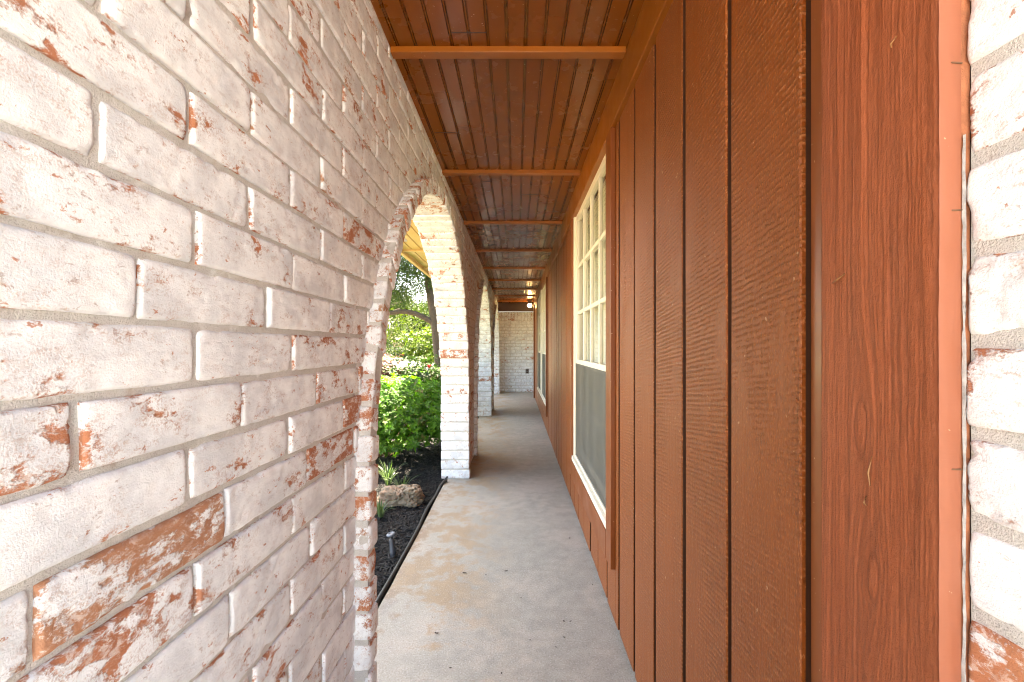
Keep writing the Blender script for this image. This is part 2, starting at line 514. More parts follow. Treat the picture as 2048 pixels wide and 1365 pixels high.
M['bark'] = mat_simple('bark', (.085, .062, .045), .95, nscale=35, namp=.6, bump=.02)
M['twig'] = mat_simple('twig_bark', (.17, .09, .05), .9, nscale=60, namp=.4)
M['lawn'] = None
M['dryleaf'] = mat_simple('dry_leaf', (.045, .025, .015), .8, nscale=200, namp=.5)

def frame(d):
    d = Vector(d).normalized(); a = d.cross(Vector((0, 1, 0))).normalized(); b = d.cross(a)
    return np.array([tuple(a), tuple(b), tuple(d)])

# ------------------------------------------------------------------ brick walls
H_C = .0764; Z_K0 = 1.101; L_B = .258; JT = .0088

def lines_of(k):
    """offset of one head joint of course k (metres along the wall)"""
    fixed = {0: .500, -2: .690, -4: .651, -6: .660}
    if k in fixed: return fixed[k]
    return (.583 if k % 2 else .7145) + .014 * (_hash(np.array(k * 3.), np.array(5.), np.array(1.)) - .5)

def face_brick(mb, u0, u1, v0, v1, X, sgn, su, sv, seed, col, rough=1.0, uf0=None, uf1=None, vf0=None, axis='Y', depth=.02, eg=1.0, ew=.0045):
    """one brick of a wall face. u along the wall, v up, the face looks along +-n."""
    rg = random.Random(seed)
    r = .0022 + .0018 * rg.random()
    Lu, Lv = u1 - u0, v1 - v0
    def par(n, L):
        e = np.array([0, .0018, .0045, .009]) / L
        if n < 6: e = np.array([0, .004]) / L
        e = e[e < .45]
        return np.concatenate([e, np.linspace(e[-1], 1 - e[-1], n)[1:-1], 1 - e[::-1]])
    s = par(su, max(Lu, .02)); t = par(sv, max(Lv, .02))
    S, T = np.meshgrid(s, t, indexing='ij')
    vn = v0 + (v1 - v0) * T
    a = uf0(vn) if uf0 is not None else np.full_like(vn, u0)
    b = uf1(vn) if uf1 is not None else np.full_like(vn, u1)
    b = np.maximum(b, a + .003) if uf0 is None else b
    a = np.minimum(a, b - .003) if uf0 is not None else a
    U = a + (b - a) * S
    if vf0 is not None:
        lo = np.minimum(vf0(U), v1 - .003)
        Vv = lo + (v1 - lo) * T
    else:
        lo = v0; Vv = vn
    du = np.minimum(U - a, b - U); dv = np.minimum(Vv - lo, v1 - Vv)
    so = seed * .173 % 97
    if su >= 6:
        # crooked arrises and knocked corners
        w = np.exp(-np.minimum(du, dv) / .012)
        U = U + w * .0016 * rough * fbm(U * 30 + so, Vv * 60, so, 3)
        Vv = Vv + w * .0016 * rough * fbm(U * 28 - so, Vv * 40, so + 9, 3)
    x_ = np.maximum(r - du, 0); y_ = np.maximum(r - dv, 0)
    ed = np.minimum(np.hypot(x_, y_), r)
    drop = r - np.sqrt(np.maximum(r * r - ed * ed, 0))
    crn = np.hypot(np.maximum(.014 - du, 0), np.maximum(.014 - dv, 0))
    drop = drop * .85 + np.maximum(crn - .0115, 0) * .4
    tilt = (rg.random() - .5) * .003
    n = (rg.random() - .5) * .004 + tilt * (S - .5) - drop
    if su >= 6:
        n = n + .0005 * rough * fbm(U * 22 + so, Vv * 34, so + 3, 3) + .0004 * fbm(U * 90 + so, Vv * 120, so + 13, 2)
        if su > 20:
            pit = fbm(U * 75 + so, Vv * 95, so + 5, 2)
            n = n - .0016 * np.maximum(pit - .22, 0) * 3
            chip = np.maximum(fbm(U * 34 + so, Vv * 50, so + 21, 2) - .30, 0) * np.exp(-np.minimum(du, dv) / .006)
            n = n - chip * .020
    ed_at = eg * np.exp(-np.minimum(du, dv) / ew)
    def place(U, V, n):
        if axis == 'Y': return np.stack([X + sgn * n, U, V], -1)
        return np.stack([U, X + sgn * n, V], -1)
    G = place(U, Vv, n)
    c4 = np.zeros(G.shape[:2] + (4,)); c4[..., :3] = col; c4[..., 3] = ed_at
    flip = (axis == 'Y') == (sgn < 0)
    if axis != 'Y': flip = sgn < 0
    flip = (sgn < 0) if axis == 'Y' else (sgn > 0)
    mb.grid(G, 0, c4, flip)
    # the sides, down into the mortar
    na, nb = G.shape[:2]
    loop = [(i, 0) for i in range(na)] + [(na - 1, j) for j in range(1, nb)] + [(i, nb - 1) for i in range(na - 2, -1, -1)] + [(0, j) for j in range(nb - 2, 0, -1)]
    ii = np.array([p[0] for p in loop]); jj = np.array([p[1] for p in loop])
    top = G[ii, jj]; bot = top.copy(); bot[:, 0 if axis == 'Y' else 1] = X - sgn * depth
    m = len(loop); k = np.arange(m); k2 = (k + 1) % m
    q = np.stack([k, k + m, k2 + m, k2], 1)
    if flip: q = q[:, ::-1]
    cc = np.tile(np.array([*col, eg * 1.5]), (2 * m, 1))
    mb.add(np.concatenate([top, bot]), q, 0, cc)

ARCH = [2.449, 5.719, 8.989]
R_IN, R_OUT, Z_SP = 1.214, 1.280, .61
WALL_TOP = 2.052
WX, WX_OUT = -.415, -.571

def brick_col(seed, special=None):
    rg = random.Random(seed * 13 + 5)
    tone = rg.random()
    cov = .04 + .36 * rg.random() ** 1.7
    if rg.random() < .10: cov = .35 + .4 * rg.random()
    if special: tone, cov = special
    return (tone, cov, rg.random())

# bricks of the near wall that stand out in the photo: course, far end, tone, red share
SPECIAL = [(-4, .651, .90, .70), (-5, .583, .40, .64), (-2, .432, .40, .66), (-9, .841, .15, .74), (-3, .839, .25, .34), (-2, 1.207, .5, .42), (-3, 1.365, .45, .75),
           (2, .460, .3, .36), (3, .325, .3, .34), (1, .583, .3, .12), (-1, .583, .25, .26), (-5, .325, .3, .45), (-6, .660, .5, .08), (-7, .583, .4, .30), (-4, 1.18, .6, .75),
           (-2, .69, .3, .28), (-8, .66, .3, .36), (2, .713, .2, .22), (0, .755, .3, .10), (1, .845, .2, .20), (-6, .91, .35, .12), (-1, .845, .3, .06)]
def special(k, end):
    for a, b, t_, c_ in SPECIAL:
        if a == k and abs(b - end) < .035: return (t_, c_)
    return None

def wall_face(mb, X, sgn, y_lo, y_hi, arches, top, near, shift=0.0, k_lo=-15, k_hi=13, zoff=0.0, detail=True):
    rr = R_OUT - .010
    for k in range(k_lo, k_hi):
        v0 = Z_K0 + zoff + k * H_C; v1 = min(v0 + H_C - JT, top)
        if v1 - v0 < .012 or v1 < .0: continue
        j0 = lines_of(k) + shift
        n0 = math.floor((y_lo - j0) / L_B) - 1
        for i in range(n0, n0 + int((y_hi - y_lo) / L_B) + 4):
            u0 = j0 + i * L_B + JT / 2; u1 = j0 + (i + 1) * L_B - JT / 2
            u0c, u1c = max(u0, y_lo), min(u1, y_hi)
            if u1c - u0c < .02: continue
            jr = random.Random(k * 991 + i * 17 + (3 if sgn > 0 else 77))
            u0c += (jr.random() - .5) * .006 if u0c > y_lo else 0
            u1c += (jr.random() - .5) * .006 if u1c < y_hi else 0
            w0 = v0 + (jr.random() - .5) * .003; w1 = v1 + (jr.random() - .5) * .003
            uf0 = uf1 = vf0 = None; skip = False
            for c in arches:
                if v0 >= Z_SP + rr: continue
                def hw(v, c=c):
                    return np.where(v < Z_SP, rr, np.sqrt(np.maximum(rr * rr - (np.maximum(v, Z_SP) - Z_SP) ** 2, 0)))
                h0 = float(hw(np.array(v0))); h1 = float(hw(np.array(v1)))
                if u1c < c - h0 or u0c > c + h0: continue
                if u0c > c - h1 and u1c < c + h1: skip = True; break
                um = (u0c + u1c) / 2
                if abs(um - c) < .74 * rr:
                    vf0 = lambda U, c=c, lo=w0: np.maximum(lo, Z_SP + np.sqrt(np.maximum(rr * rr - (U - c) ** 2, 0)))
                elif um < c or (u0c < c - h1 and u1c < c):
                    uf1 = lambda V, c=c, hi=u1c: np.minimum(hi, c - hw(V))
                else:
                    uf0 = lambda V, c=c, lo=u0c: np.maximum(lo, c + hw(V))
            if skip: continue
            d = (u0c + u1c) / 2
            if near and d < 1.45 and detail: su, sv = 34, 13
            elif near and d < 2.4 and detail: su, sv = 16, 8
            elif near and d < 5 and detail: su, sv = 8, 6
            else: su, sv = 4, 4
            seed = k * 131 + i * 7 + (0 if sgn > 0 else 5000) + int(abs(X) * 1000)
            sp = special(k, u1 + JT / 2) if (near and d < 1.45) else None
            face_brick(mb, u0c, u1c, w0, w1, X, sgn, su, sv, seed, brick_col(seed, sp), 1.0, uf0, uf1, vf0)

arcade = thing('arcade_wall', (-.493, 2.4, 0), 'whitewashed brick arcade wall with three round arches along the left of the walkway', 'wall')
Y_LO, Y_HI = -.30, 10.58
mb = MB()
wall_face(mb, WX, 1, Y_LO, Y_HI, ARCH, WALL_TOP, True)
mb.build('brick_facing', M['brick'], arcade, smooth=True)
mb = MB()
wall_face(mb, WX_OUT, -1, Y_LO, Y_HI, ARCH, WALL_TOP, False, .09)
# the near end of the wall
for k in range(-15, 13):
    v0 = Z_K0 + k * H_C; v1 = min(v0 + H_C - JT, WALL_TOP)
    if v1 - v0 < .012 or v1 < 0: continue
    face_brick(mb, WX_OUT + .001, WX - .001, v0, v1, Y_LO, -1, 5, 4, k + 900, brick_col(k + 900), axis='X')
mb.build('brick_backing', M['brick'], arcade, smooth=True)
# mortar core
mb = MB()
rc = R_OUT - .018
us = sorted(set(np.round(np.concatenate([np.arange(Y_LO + .012, Y_HI, .03), [Y_HI]] + [[c - rc, c - rc + 1e-4, c + rc - 1e-4, c + rc] + list(c + rc * np.cos(np.linspace(0, np.pi, 60))) for c in ARCH]), 5)))
def zb(u):
    for c in ARCH:
        if abs(u - c) < rc: return Z_SP + math.sqrt(max(rc * rc - (u - c) ** 2, 0))
    return -.06
for X in (WX - .0056, WX_OUT + .0060):
    nz = 60
    G = np.array([[(X, u, zb(u) + (WALL_TOP - zb(u)) * q / nz) for q in range(nz + 1)] for u in us])
    jump = [i for i in range(len(us) - 1) if abs(zb(us[i]) - zb(us[i + 1])) > .4]
    prev = 0
    for j in jump + [len(us) - 1]:
        seg = G[prev:j + 1].copy()
        if len(seg) > 1:
            seg[..., 0] += .0022 * fbm(seg[..., 1] * 17, seg[..., 2] * 17, X * 10, 3)
            mb.grid(seg, 0, None, flip=X < -.5)
        prev = j + 1
mb.box((WX_OUT + .009, Y_LO + .008, -.06), (WX - .009, Y_LO + .012, WALL_TOP))
mb.box((WX_OUT - .0, Y_LO, WALL_TOP), (WX, Y_HI, WALL_TOP + .01))
mb.build('mortar', M['mortar'], arcade)

def ring(ci, c):
    mb = MB()
    near = ci == 0
    hx = .113; xc = -.493
    items = []
    ns = 8; ps = Z_SP / ns
    for side in (-1, 1):
        for k in range(ns):
            items.append(((c + side * (R_IN + .033), (k + .5) * ps), (0, 1), (side, 0), side, ps))
    na = 52; pa = math.pi / na
    for k in range(na):
        th = (k + .5) * pa
        d = (-math.cos(th), math.sin(th)); tg = (math.sin(th), math.cos(th))
        items.append(((c + d[0] * (R_IN + .033), Z_SP + d[1] * (R_IN + .033)), tg, d, -1 if th < math.pi / 2 else 1, pa * (R_IN + .033)))
    for q, (pos, tg, rad, side, pitch) in enumerate(items):
        rg = random.Random(q * 31 + ci * 1009)
        x_ = xc + (rg.random() - .5) * .009; dr = (rg.random() - .5) * .006; tw = (rg.random() - .5) * .05
        T = np.array([0, tg[0], tg[1]]); Rd = np.array([0, rad[0], rad[1]]); Xx = np.array([1., 0, 0])
        T2 = T * math.cos(tw) + Xx * math.sin(tw); X2 = Xx * math.cos(tw) - T * math.sin(tw)
        cen = np.array([x_, pos[0] + rad[0] * dr, pos[1] + rad[1] * dr])
        half = (hx + rg.random() * .003, pitch / 2 - .0036 - rg.random() * .0012, .033 - .001 * rg.random())
        close = near and side < 0
        seg = (16, 9, 9) if close else ((10, 5, 5) if ci < 2 else (4, 4, 4))
        tone, cov, off = brick_col(q * 3 + ci * 777)
        if near and side < 0: cov = .26 + .50 * rg.random()
        mb.rbox(cen, (X2, T2, Rd), half, .009 if close else .007, seg, .0035 if close else .0022, 0, (tone, cov, off, 0), q + ci * 50, True)
    # mortar between the ring bricks
    for X, fl in ((xc + hx - .003, False), (xc - hx + .003, True)):
        pts = []
        for r_ in (R_IN + .0075, R_OUT - .0035):
            row = [(X, c - r_, 0.0)] + [(X, c - r_ * math.cos(t_), Z_SP + r_ * math.sin(t_)) for t_ in np.linspace(0, math.pi, 64)] + [(X, c + r_, 0.0)]
            pts.append(row)
        mb.grid(np.array(pts), 1, None, fl)
    for r_, fl in ((R_IN + .0075, False), (R_OUT - .0035, True)):
        rows = []
        for X in (xc - hx + .003, xc + hx - .003):
            rows.append([(X, c - r_, 0.0)] + [(X, c - r_ * math.cos(t_), Z_SP + r_ * math.sin(t_)) for t_ in np.linspace(0, math.pi, 64)] + [(X, c + r_, 0.0)])
        mb.grid(np.array(rows), 1, None, fl)
    return mb.build('arch_ring', [M['brick'], M['mortar']], arcade, smooth=True)
for ci, c in enumerate(ARCH): ring(ci, c)

# wall that closes the far end of the walkway
endw = thing('end_wall', (.4, 10.66, 0), 'whitewashed brick wall closing the far end of the walkway, upright bricks along its top', 'wall')
mb = MB(); E_TOP = 1.07 + .80; E_S = E_TOP - .205
for k in range(-15, 13):
    v0 = .012 + (k + 15) * .0752; v1 = v0 + .0752 - .011
    if v0 > E_S - .02: break
    v1 = min(v1, E_S - .011)
    j0 = -.40 + (.127 if k % 2 else 0)
    for i in range(-1, 9):
        u0 = max(j0 + i * L_B + .0055, -.412); u1 = min(j0 + (i + 1) * L_B - .0055, 1.7)
        if u1 - u0 < .02: continue
        sd = k * 77 + i + 40000
        tone, cov, off = brick_col(sd); 
        face_brick(mb, u0, u1, v0, v1, 10.58, -1, 6, 5, sd, (tone, cov * .8, off), axis='X')
for i in range(28):
    u0 = -.412 + i * .0755; sd = i + 50000
    face_brick(mb, u0, u0 + .0645, E_S, E_TOP - .004, 10.58, -1, 5, 6, sd, brick_col(sd), axis='X')
mb.build('brick_facing', M['brick'], endw, smooth=True)
mb = MB(); mb.box((-.6, 10.5895, -.05), (1.72, 10.72, E_TOP)); mb.build('mortar', M['mortar'], endw)
mb = MB(); mb.bbox((.215, 10.570, .435), (.295, 10.584, .545), .003, 0)
mb.bbox((.232, 10.563, .500), (.278, 10.572, .530), .003, 1); mb.bbox((.232, 10.563, .450), (.278, 10.572, .480), .003, 1)
mb.build('outlet_cover', [mat_simple('outlet_grey', (.20, .19, .18), .5), M['dark']], endw)

# brick pier beside the camera
pier = thing('brick_pier', (.50, 0, 0), 'sunlit white painted brick pier at the right edge beside the brown trim board', 'pier')
mb = MB()
PX = .3835
for k in range(-15, 13):
    v0 = Z_K0 - .0215 + k * .0765; v1 = min(v0 + .0765 - .011, WALL_TOP)
    if v1 - v0 < .015 or v1 < 0: continue
    cuts = [.3880, .3865 - (.254 if k % 2 else .125), .3865 - (.51 if k % 2 else .38), -.30]
    for i in range(3):
        sd = k * 57 + i + 60000
        tone, cov, off = brick_col(sd)
        if i == 0: cov = .06 + .16 * off
        if k == -4 and i == 0: tone, cov = .05, .95
        if k == -1 and i == 0: tone, cov = .5, .30
        face_brick(mb, cuts[i + 1] + .0055, cuts[i] - (.0 if i == 0 else .0055), v0, v1, PX, -1, 30 if i == 0 else 8, 14 if i == 0 else 6, sd, (tone, cov, off), eg=1.7 if i == 0 else 1.0, ew=.006)
    for i in range(2):
        face_brick(mb, PX + .002 + i * .15, PX + .143 + i * .15, v0, v1, -.30, -1, 5, 4, k + i * 50 + 61000, brick_col(k + i * 50 + 61000), axis='X')
mb.build('brick_facing', M['brick'], pier, smooth=True)
mb = MB(); mb.box((PX + .0035, -.292, -.05), (PX + .30, .3868, WALL_TOP)); mb.build('mortar', M['mortar'], pier)

# ------------------------------------------------------------------ house wall of boards
house = thing('house_wall', (.45, 4.9, 0), 'red brown rough board house wall with white windows along the right of the walkway', 'wall')
SX = .380; GX = .3985
WIN = [(1.835, 2.980), (5.600, 6.745), (6.845, 7.990)]
HOLES = [(1.736, 3.078), (5.502, 8.088)]
WIN_Z0, WIN_Z1 = .330, 1.945
H_END = 9.36
FZ = 1.908
mb = MB()
edges = [.600 + .2165 * i for i in range(0, 41)]
def board(y0, y1, z0, z1, i):
    if y1 - y0 < .01: return
    rg = random.Random(i * 5 + 1)
    n = 26
    z = np.linspace(z0, z1, n)
    sd = rg.random() * 50
    xo = (rg.random() - .5) * .002
    wob0 = .0012 * fbm(z * 5, sd, 0, 2); wob1 = .0012 * fbm(z * 5, sd + 7, 0, 2)
    warp = .0012 * fbm(z * 1.5, sd + 19, 0, 2)
    dp = .0075 if y0 < .75 else (.0042 if y0 < .95 else .0016)
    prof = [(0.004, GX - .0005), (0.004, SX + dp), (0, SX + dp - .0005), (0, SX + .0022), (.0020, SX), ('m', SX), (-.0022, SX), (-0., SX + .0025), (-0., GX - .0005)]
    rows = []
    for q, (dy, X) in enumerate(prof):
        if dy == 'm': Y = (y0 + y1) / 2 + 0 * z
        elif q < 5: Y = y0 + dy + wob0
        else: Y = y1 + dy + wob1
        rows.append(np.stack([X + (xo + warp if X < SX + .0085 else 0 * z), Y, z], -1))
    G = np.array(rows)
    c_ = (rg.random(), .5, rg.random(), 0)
    mb.grid(G[:3], 1, c_, flip=True); mb.grid(G[2:8], 0, c_, flip=True); mb.grid(G[7:], 1, c_, flip=True)  # shade painted dark deep in the grooves, reaching higher on farther boards
    # bottom edge
    b = G[:, 0]; mb.add(np.array([b[0], b[3], b[7], b[8]]), [(0, 1, 2, 3)], 0, (rg.random(), .5, .3, 0))
for i in range(len(edges)):
    y0 = edges[i] + .0085; y1 = min(edges[i] + .2165 - .0105, H_END)
    if y0 > H_END - .02: break
    parts = [(y0, y1, True)]
    for h0, h1 in HOLES:
        new = []
        for a, b, full in parts:
            if not full or b <= h0 or a >= h1: new.append((a, b, full)); continue
            if a < h0: new.append((a, h0 + .001, True))
            new.append((max(a, h0), min(b, h1), False))
            if b > h1: new.append((h1 - .001, b, True))
        parts = new
    for a, b, full in parts: board(a, b, .012 + .004 * random.random(), FZ + .01 if full else .24, i)
for i in range(0, 12):
    for zn in (.42, .98, 1.52):
        yn = edges[i] + .0165 + .0015 * math.sin(i * 3 + zn * 9)
        if any(h0 - .02 < yn < h1 + .02 for h0, h1 in HOLES): continue
        mb.lathe([(.0002, .0010), (.0026, .0008), (.0034, -.0006)], (SX, yn, zn + .02 * math.sin(i * 5 + zn)), 10, 0, (.9, .5, .2, 0), ax=frame((-1, 0, 0)))
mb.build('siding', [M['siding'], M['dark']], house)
mb = MB()   # dark shade colour behind the grooves, smooth paint in the near channel
ys = [.40, HOLES[0][0] + .02, HOLES[0][1] - .02, HOLES[1][0] + .02, HOLES[1][1] - .02, H_END]
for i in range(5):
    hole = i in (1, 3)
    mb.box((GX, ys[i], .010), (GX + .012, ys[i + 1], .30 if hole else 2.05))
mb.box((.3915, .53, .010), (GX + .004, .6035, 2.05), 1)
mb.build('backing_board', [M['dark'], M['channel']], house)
mb = MB()
mb.bbox((.3625, .5435, FZ), (GX + .004, H_END, 2.053), .003)
mb.build('frieze_board', M['frieze'], house)
mb = MB(); mb.bbox((.354, H_END, .012), (.48, H_END + .019, 2.05), .003); mb.bbox((.354, H_END - .09, .012), (SX - .001, H_END, FZ), .003)
mb.build('corner_board', M['casing'], house)
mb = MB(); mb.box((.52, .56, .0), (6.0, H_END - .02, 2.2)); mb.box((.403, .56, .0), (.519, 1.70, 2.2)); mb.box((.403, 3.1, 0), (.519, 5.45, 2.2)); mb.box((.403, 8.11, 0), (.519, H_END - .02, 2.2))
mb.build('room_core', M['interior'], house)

# wide weathered trim board next to the camera: real grain relief
mb = MB()
TX, T0, T1 = .362, .389, .5425
ny, nz = 150, 520
yy = np.linspace(T0, T1, ny); zz = np.linspace(.012, 2.05, nz)
Yg, Zg = np.meshgrid(yy, zz, indexing='ij')
g = Yg.copy()
for yk, zk, sy, sz, k in ((.4786, .985, .020, .075, .30), (.4618, .835, .017, .050, .45), (.425, 1.62, .02, .06, .4), (.50, .30, .02, .06, .4)):
    w = np.exp(-((Zg - zk) / sz) ** 2 - ((Yg - yk) / sy) ** 2)
    g = (1 - w) * g + w * (yk + np.sqrt((Yg - yk) ** 2 + ((Zg - zk) * k) ** 2))
g = g + .006 * fbm(Yg * 6, Zg * 1.6, 3.3, 3)
ridge = 1 - np.abs(fbm(g * 170, Zg * 2.2, 1.1, 2)) * 2.0
fine = fbm(g * 520, Zg * 16, 4.4, 2)
lumps = fbm(g * 60, Zg * 30, 8.8, 3)
band = np.exp(-((g - .4775) / .0055) ** 2) * (.6 + .4 * fbm(Zg * 5, 3.1, 0, 2)) * np.clip((Zg - .8) * 3, 0, 1)
hh = .00060 * ridge + .0008 * fine + .0012 * lumps * np.clip((.49 - Yg) * 30, .25, 1) + .0022 * band
edge_d = np.minimum(Yg - T0, T1 - Yg)
hh = hh - .003 * np.exp(-edge_d / .0022)
tone = np.clip(.50 + .16 * (ridge - .45) + .30 * fine + 1.1 * band + .25 * fbm(g * 30, Zg * 1.2, 2.2, 2), 0, 1)
for yk, zk, ky, kz in ((.4786, .985, .0085, .030), (.4618, .835, .0075, .026), (.425, 1.62, .006, .02)):
    dk = np.sqrt(((Yg - yk) / ky) ** 2 + ((Zg - zk) / kz) ** 2) + .12 * fbm(Yg * 180, Zg * 50, 6.6, 2)
    tone = tone - .42 * np.exp(-((dk - 1) / .16) ** 2) + .22 * np.exp(-(dk / .8) ** 2)
    hh = hh - .0012 * np.exp(-((dk - 1) / .14) ** 2) + .0009 * np.exp(-(dk / .75) ** 2)
tone = np.clip(tone, 0, 1)
c4 = np.zeros(Yg.shape + (4,)); c4[..., 0] = tone
G = np.stack([TX - hh, Yg, Zg], -1)
mb.grid(G, 0, c4, flip=True)
fe = np.array([[(TX - hh[-1, k], T1, zz[k]) for k in range(nz)], [(.3925, T1, zz[k]) for k in range(nz)]])
mb.grid(fe, 0, (.3, 0, 0, 0), flip=True)
tb = mb.build('trim_board', M['trim'], house, smooth=True)
mb = MB()
ze = np.linspace(.012, 2.05, 200)
rows = []
for q, X in enumerate(np.linspace(TX - .0005, TX + .0183, 8)):
    rows.append(np.stack([X + .0006 * fbm(ze * 9, 7.7, 0, 2) * (1 if q in (0,) else 0), T0 - .0005 - .0012 * math.sin(math.pi * q / 7) + .0005 * fbm(ze * 60, q * .8, 0, 2), ze], -1))
mb.grid(np.array(rows), 0, None, flip=True)
for zn, tl in ((1.3116, .0006), (1.186, -.0004), (.965, .0002)):
    mb.rbox((TX + .0135, T0 - .0016, zn), frame((tl * 100, 0, 1)), (.0046, .0007, .0007), .0005, (3, 3, 3), 0, 1)
te = mb.build('end_grain', [M['edge'], M['twig']], tb, smooth=True); te['label'] = 'paler salmon edge of the trim board'
mb = MB()
zc = np.linspace(.012, 1.25, 160)
rows = []
for q, X in enumerate(np.linspace(TX + .0185, PX - .0006, 6)):
    rows.append(np.stack([X + 0 * zc, .3875 - .0015 * math.sin(math.pi * q / 5) + .0016 * fbm(zc * 70, q * .9, 4, 3), zc], -1))
mb.grid(np.array(rows), 0, None, flip=True)
mb.build('caulk_bead', M['caulk'], tb, smooth=True)
mb = MB(); mb.box((TX + .0185, .3892, .012), (PX + .005, .392, 2.05)); mb.build('joint_gap', mat_simple('rusty_joint', (.34, .125, .06), .85, nscale=70, namp=.6, bump=.003), tb)
mb = MB()
for (x, y, dx, dy) in ((1692, 548, -26, 14), (1742, 972, 4, -60), (1735, 992, 0, 20), (1785, 95, 10, -14)):
    Y = TX * F / (x - VPX)
    a = px(x, y, Y); b_ = px(x + dx, y + dy, Y); b_.y = TX * F / (x + dx - VPX)
    a.x = b_.x = TX - .001
    mid = (a + b_) / 2; mid.x -= .003; mid.z -= .002
    mb.tube([a, mid, b_], [.0006, .0010, .0004], 6)
mb.build('resin_drip', mat_simple('dry_resin', (.33, .15, .055), .4), tb, smooth=True)

# windows
def window(y0, y1, wi):
    mb = MB()
    XF = .3745; XB = .43
    z0, z1 = WIN_Z0, WIN_Z1
    fw = .034
    mb.bbox((XF, y0, z0), (XB, y0 + fw, z1), .002); mb.bbox((XF, y1 - fw, z0), (XB, y1, z1), .002)
    mb.bbox((XF, y0 + fw, z1 - fw), (XB, y1 - fw, z1), .002)
    mb.bbox((XF - .012, y0 + fw - .03, z0 - .004), (XB, y1 - fw + .03, z0 + .026), .003)
    # side stops of the frame
    fr = mb.build('window', M['white'], house)
    a, b = y0 + fw, y1 - fw
    zr = .975
    up = MB(); sw = .040
    xs0, xs1 = XF + .014, XF + .042
    up.bbox((xs0, a, zr - .028), (xs1, b, zr + .012), .002)             # meeting rail
    up.bbox((xs0, a, z1 - fw - sw), (xs1, b, z1 - fw), .002)
    up.bbox((xs0, a, zr + .012), (xs1, a + sw, z1 - fw - sw), .002); up.bbox((xs0, b - sw, zr + .012), (xs1, b, z1 - fw - sw), .002)
    ga, gb = a + sw, b - sw; gz0, gz1 = zr + .012, z1 - fw - sw
    for i in range(1, 4):
        yc = ga + (gb - ga) * i / 4; up.bbox((xs0 + .003, yc - .011, gz0), (xs1 - .005, yc + .011, gz1), .003)
    for i in range(1, 3):
        zc_ = gz0 + (gz1 - gz0) * i / 3; up.bbox((xs0 + .0045, ga, zc_ - .011), (xs1 - .0065, gb, zc_ + .011), .003)
    up.build('upper_sash', M['white'], fr)
    lo = MB(); xl0, xl1 = XF + .036, XF + .062
    lo.bbox((xl0, a, z0 + .026), (xl1, b, z0 + .085), .002)
    lo.bbox((xl0, a, z0 + .085), (xl1, a + sw, zr - .028), .002); lo.bbox((xl0, b - sw, z0 + .085), (xl1, b, zr - .028), .002)
    lz0, lz1 = z0 + .085, zr - .03
    for i in range(1, 4):
        yc = ga + (gb - ga) * i / 4; lo.bbox((xl0 + .003, yc - .011, lz0), (xl1 - .005, yc + .011, lz1), .003)
    zc_ = (lz0 + lz1) / 2; lo.bbox((xl0 + .0045, ga, zc_ - .011), (xl1 - .0065, gb, zc_ + .011), .003)
    lo.build('lower_sash', M['white'], fr)
    gl = MB()
    gl.add([(xs0 + .016, ga, gz0), (xs0 + .016, gb, gz0), (xs0 + .016, gb, gz1), (xs0 + .016, ga, gz1)], [(0, 3, 2, 1)])
    gl.add([(xl0 + .014, ga, lz0), (xl0 + .014, gb, lz0), (xl0 + .014, gb, lz1), (xl0 + .014, ga, lz1)], [(0, 3, 2, 1)])
    gl.build('pane', M['glass'], fr)
    sc = MB(); sc.add([(XF + .010, a, z0 + .026), (XF + .010, b, z0 + .026), (XF + .010, b, zr - .014), (XF + .010, a, zr - .014)], [(0, 3, 2, 1)])
    sc.build('insect_screen', M['screen'], fr)
    fm = MB()
    for q in ((a, a + .014), (b - .014, b)): fm.bbox((XF + .004, q[0], z0 + .026), (XF + .013, q[1], zr - .014), .001)
    fm.bbox((XF + .0045, a, z0 + .026), (XF + .0125, b, z0 + .042), .001)
    fm.build('screen_frame', M['white'], fr)
    bl = MB()
    n = int((z1 - .04 - z0) / .024)
    for i in range(n):
        zc_ = z0 + .02 + i * .024
        ca, sa = math.cos(R(82)), math.sin(R(82)); hw = .0150; xb = XB + .012
        w = [(-hw * ca, -hw * sa), (0, .0012), (hw * ca, hw * sa)]
        G = np.array([[(xb + dx, yv, zc_ + dz) for yv in (a - .01, b + .01)] for dx, dz in w])
        bl.grid(G)
    bl.build('blind', M['blind'], fr)
    return fr
for wi, (y0, y1) in enumerate(WIN): window(y0, y1, wi)
for (h0, h1) in HOLES:
    mb = MB(); CX0, CX1 = .3605, .3795
    for y0 in (h0, h1 - .097):
        mb.bbox((CX0, y0, .216), (CX1, y0 + .097, FZ - .001), .002)
        mb.box((CX1, y0 + .01, .24), (.44, y0 + .096, 2.0))
    mb.bbox((CX0 - .0015, h0 + .097 - .002, .216), (CX1, h1 - .097 + .002, .3255), .002)
    mb.box((CX1, h0 + .05, .24), (.44, h1 - .05, .318))
    if h1 - h0 > 2:
        mb.bbox((CX0 + .004, 6.747, .326), (CX1 + .02, 6.843, FZ - .001), .002, 1)
    mb.build('window_casing', [M['casing'], M['white']], house)

# ------------------------------------------------------------------ porch roof
roof = thing('porch_roof', (0, 5, 2.055), 'glossy brown beaded board porch ceiling with cross battens and wide eave', 'ceiling')
CZ = 2.055
mb = MB()
gx = [.030 + .0597 * i for i in range(-8, 7)]
prof = [(-.575, CZ)]
for x in gx:
    if -.44 < x < .39:
        for dx, dz in ((-.0056, 0), (-.0048, .0090), (-.0024, .0090), (-.0015, .0006), (.0000, 0), (.0015, .0006), (.0024, .0090), (.0048, .0090), (.0056, 0)):
            prof.append((x + dx, CZ + dz))
prof.append((.40, CZ))
ysq = np.linspace(-.45, 10.60, 60)
G = np.array([[(x, y, z + .0008 * math.sin(y * 1.7 + x * 9)) for y in ysq] for x, z in prof])
mb.grid(G, 0, None, flip=False)
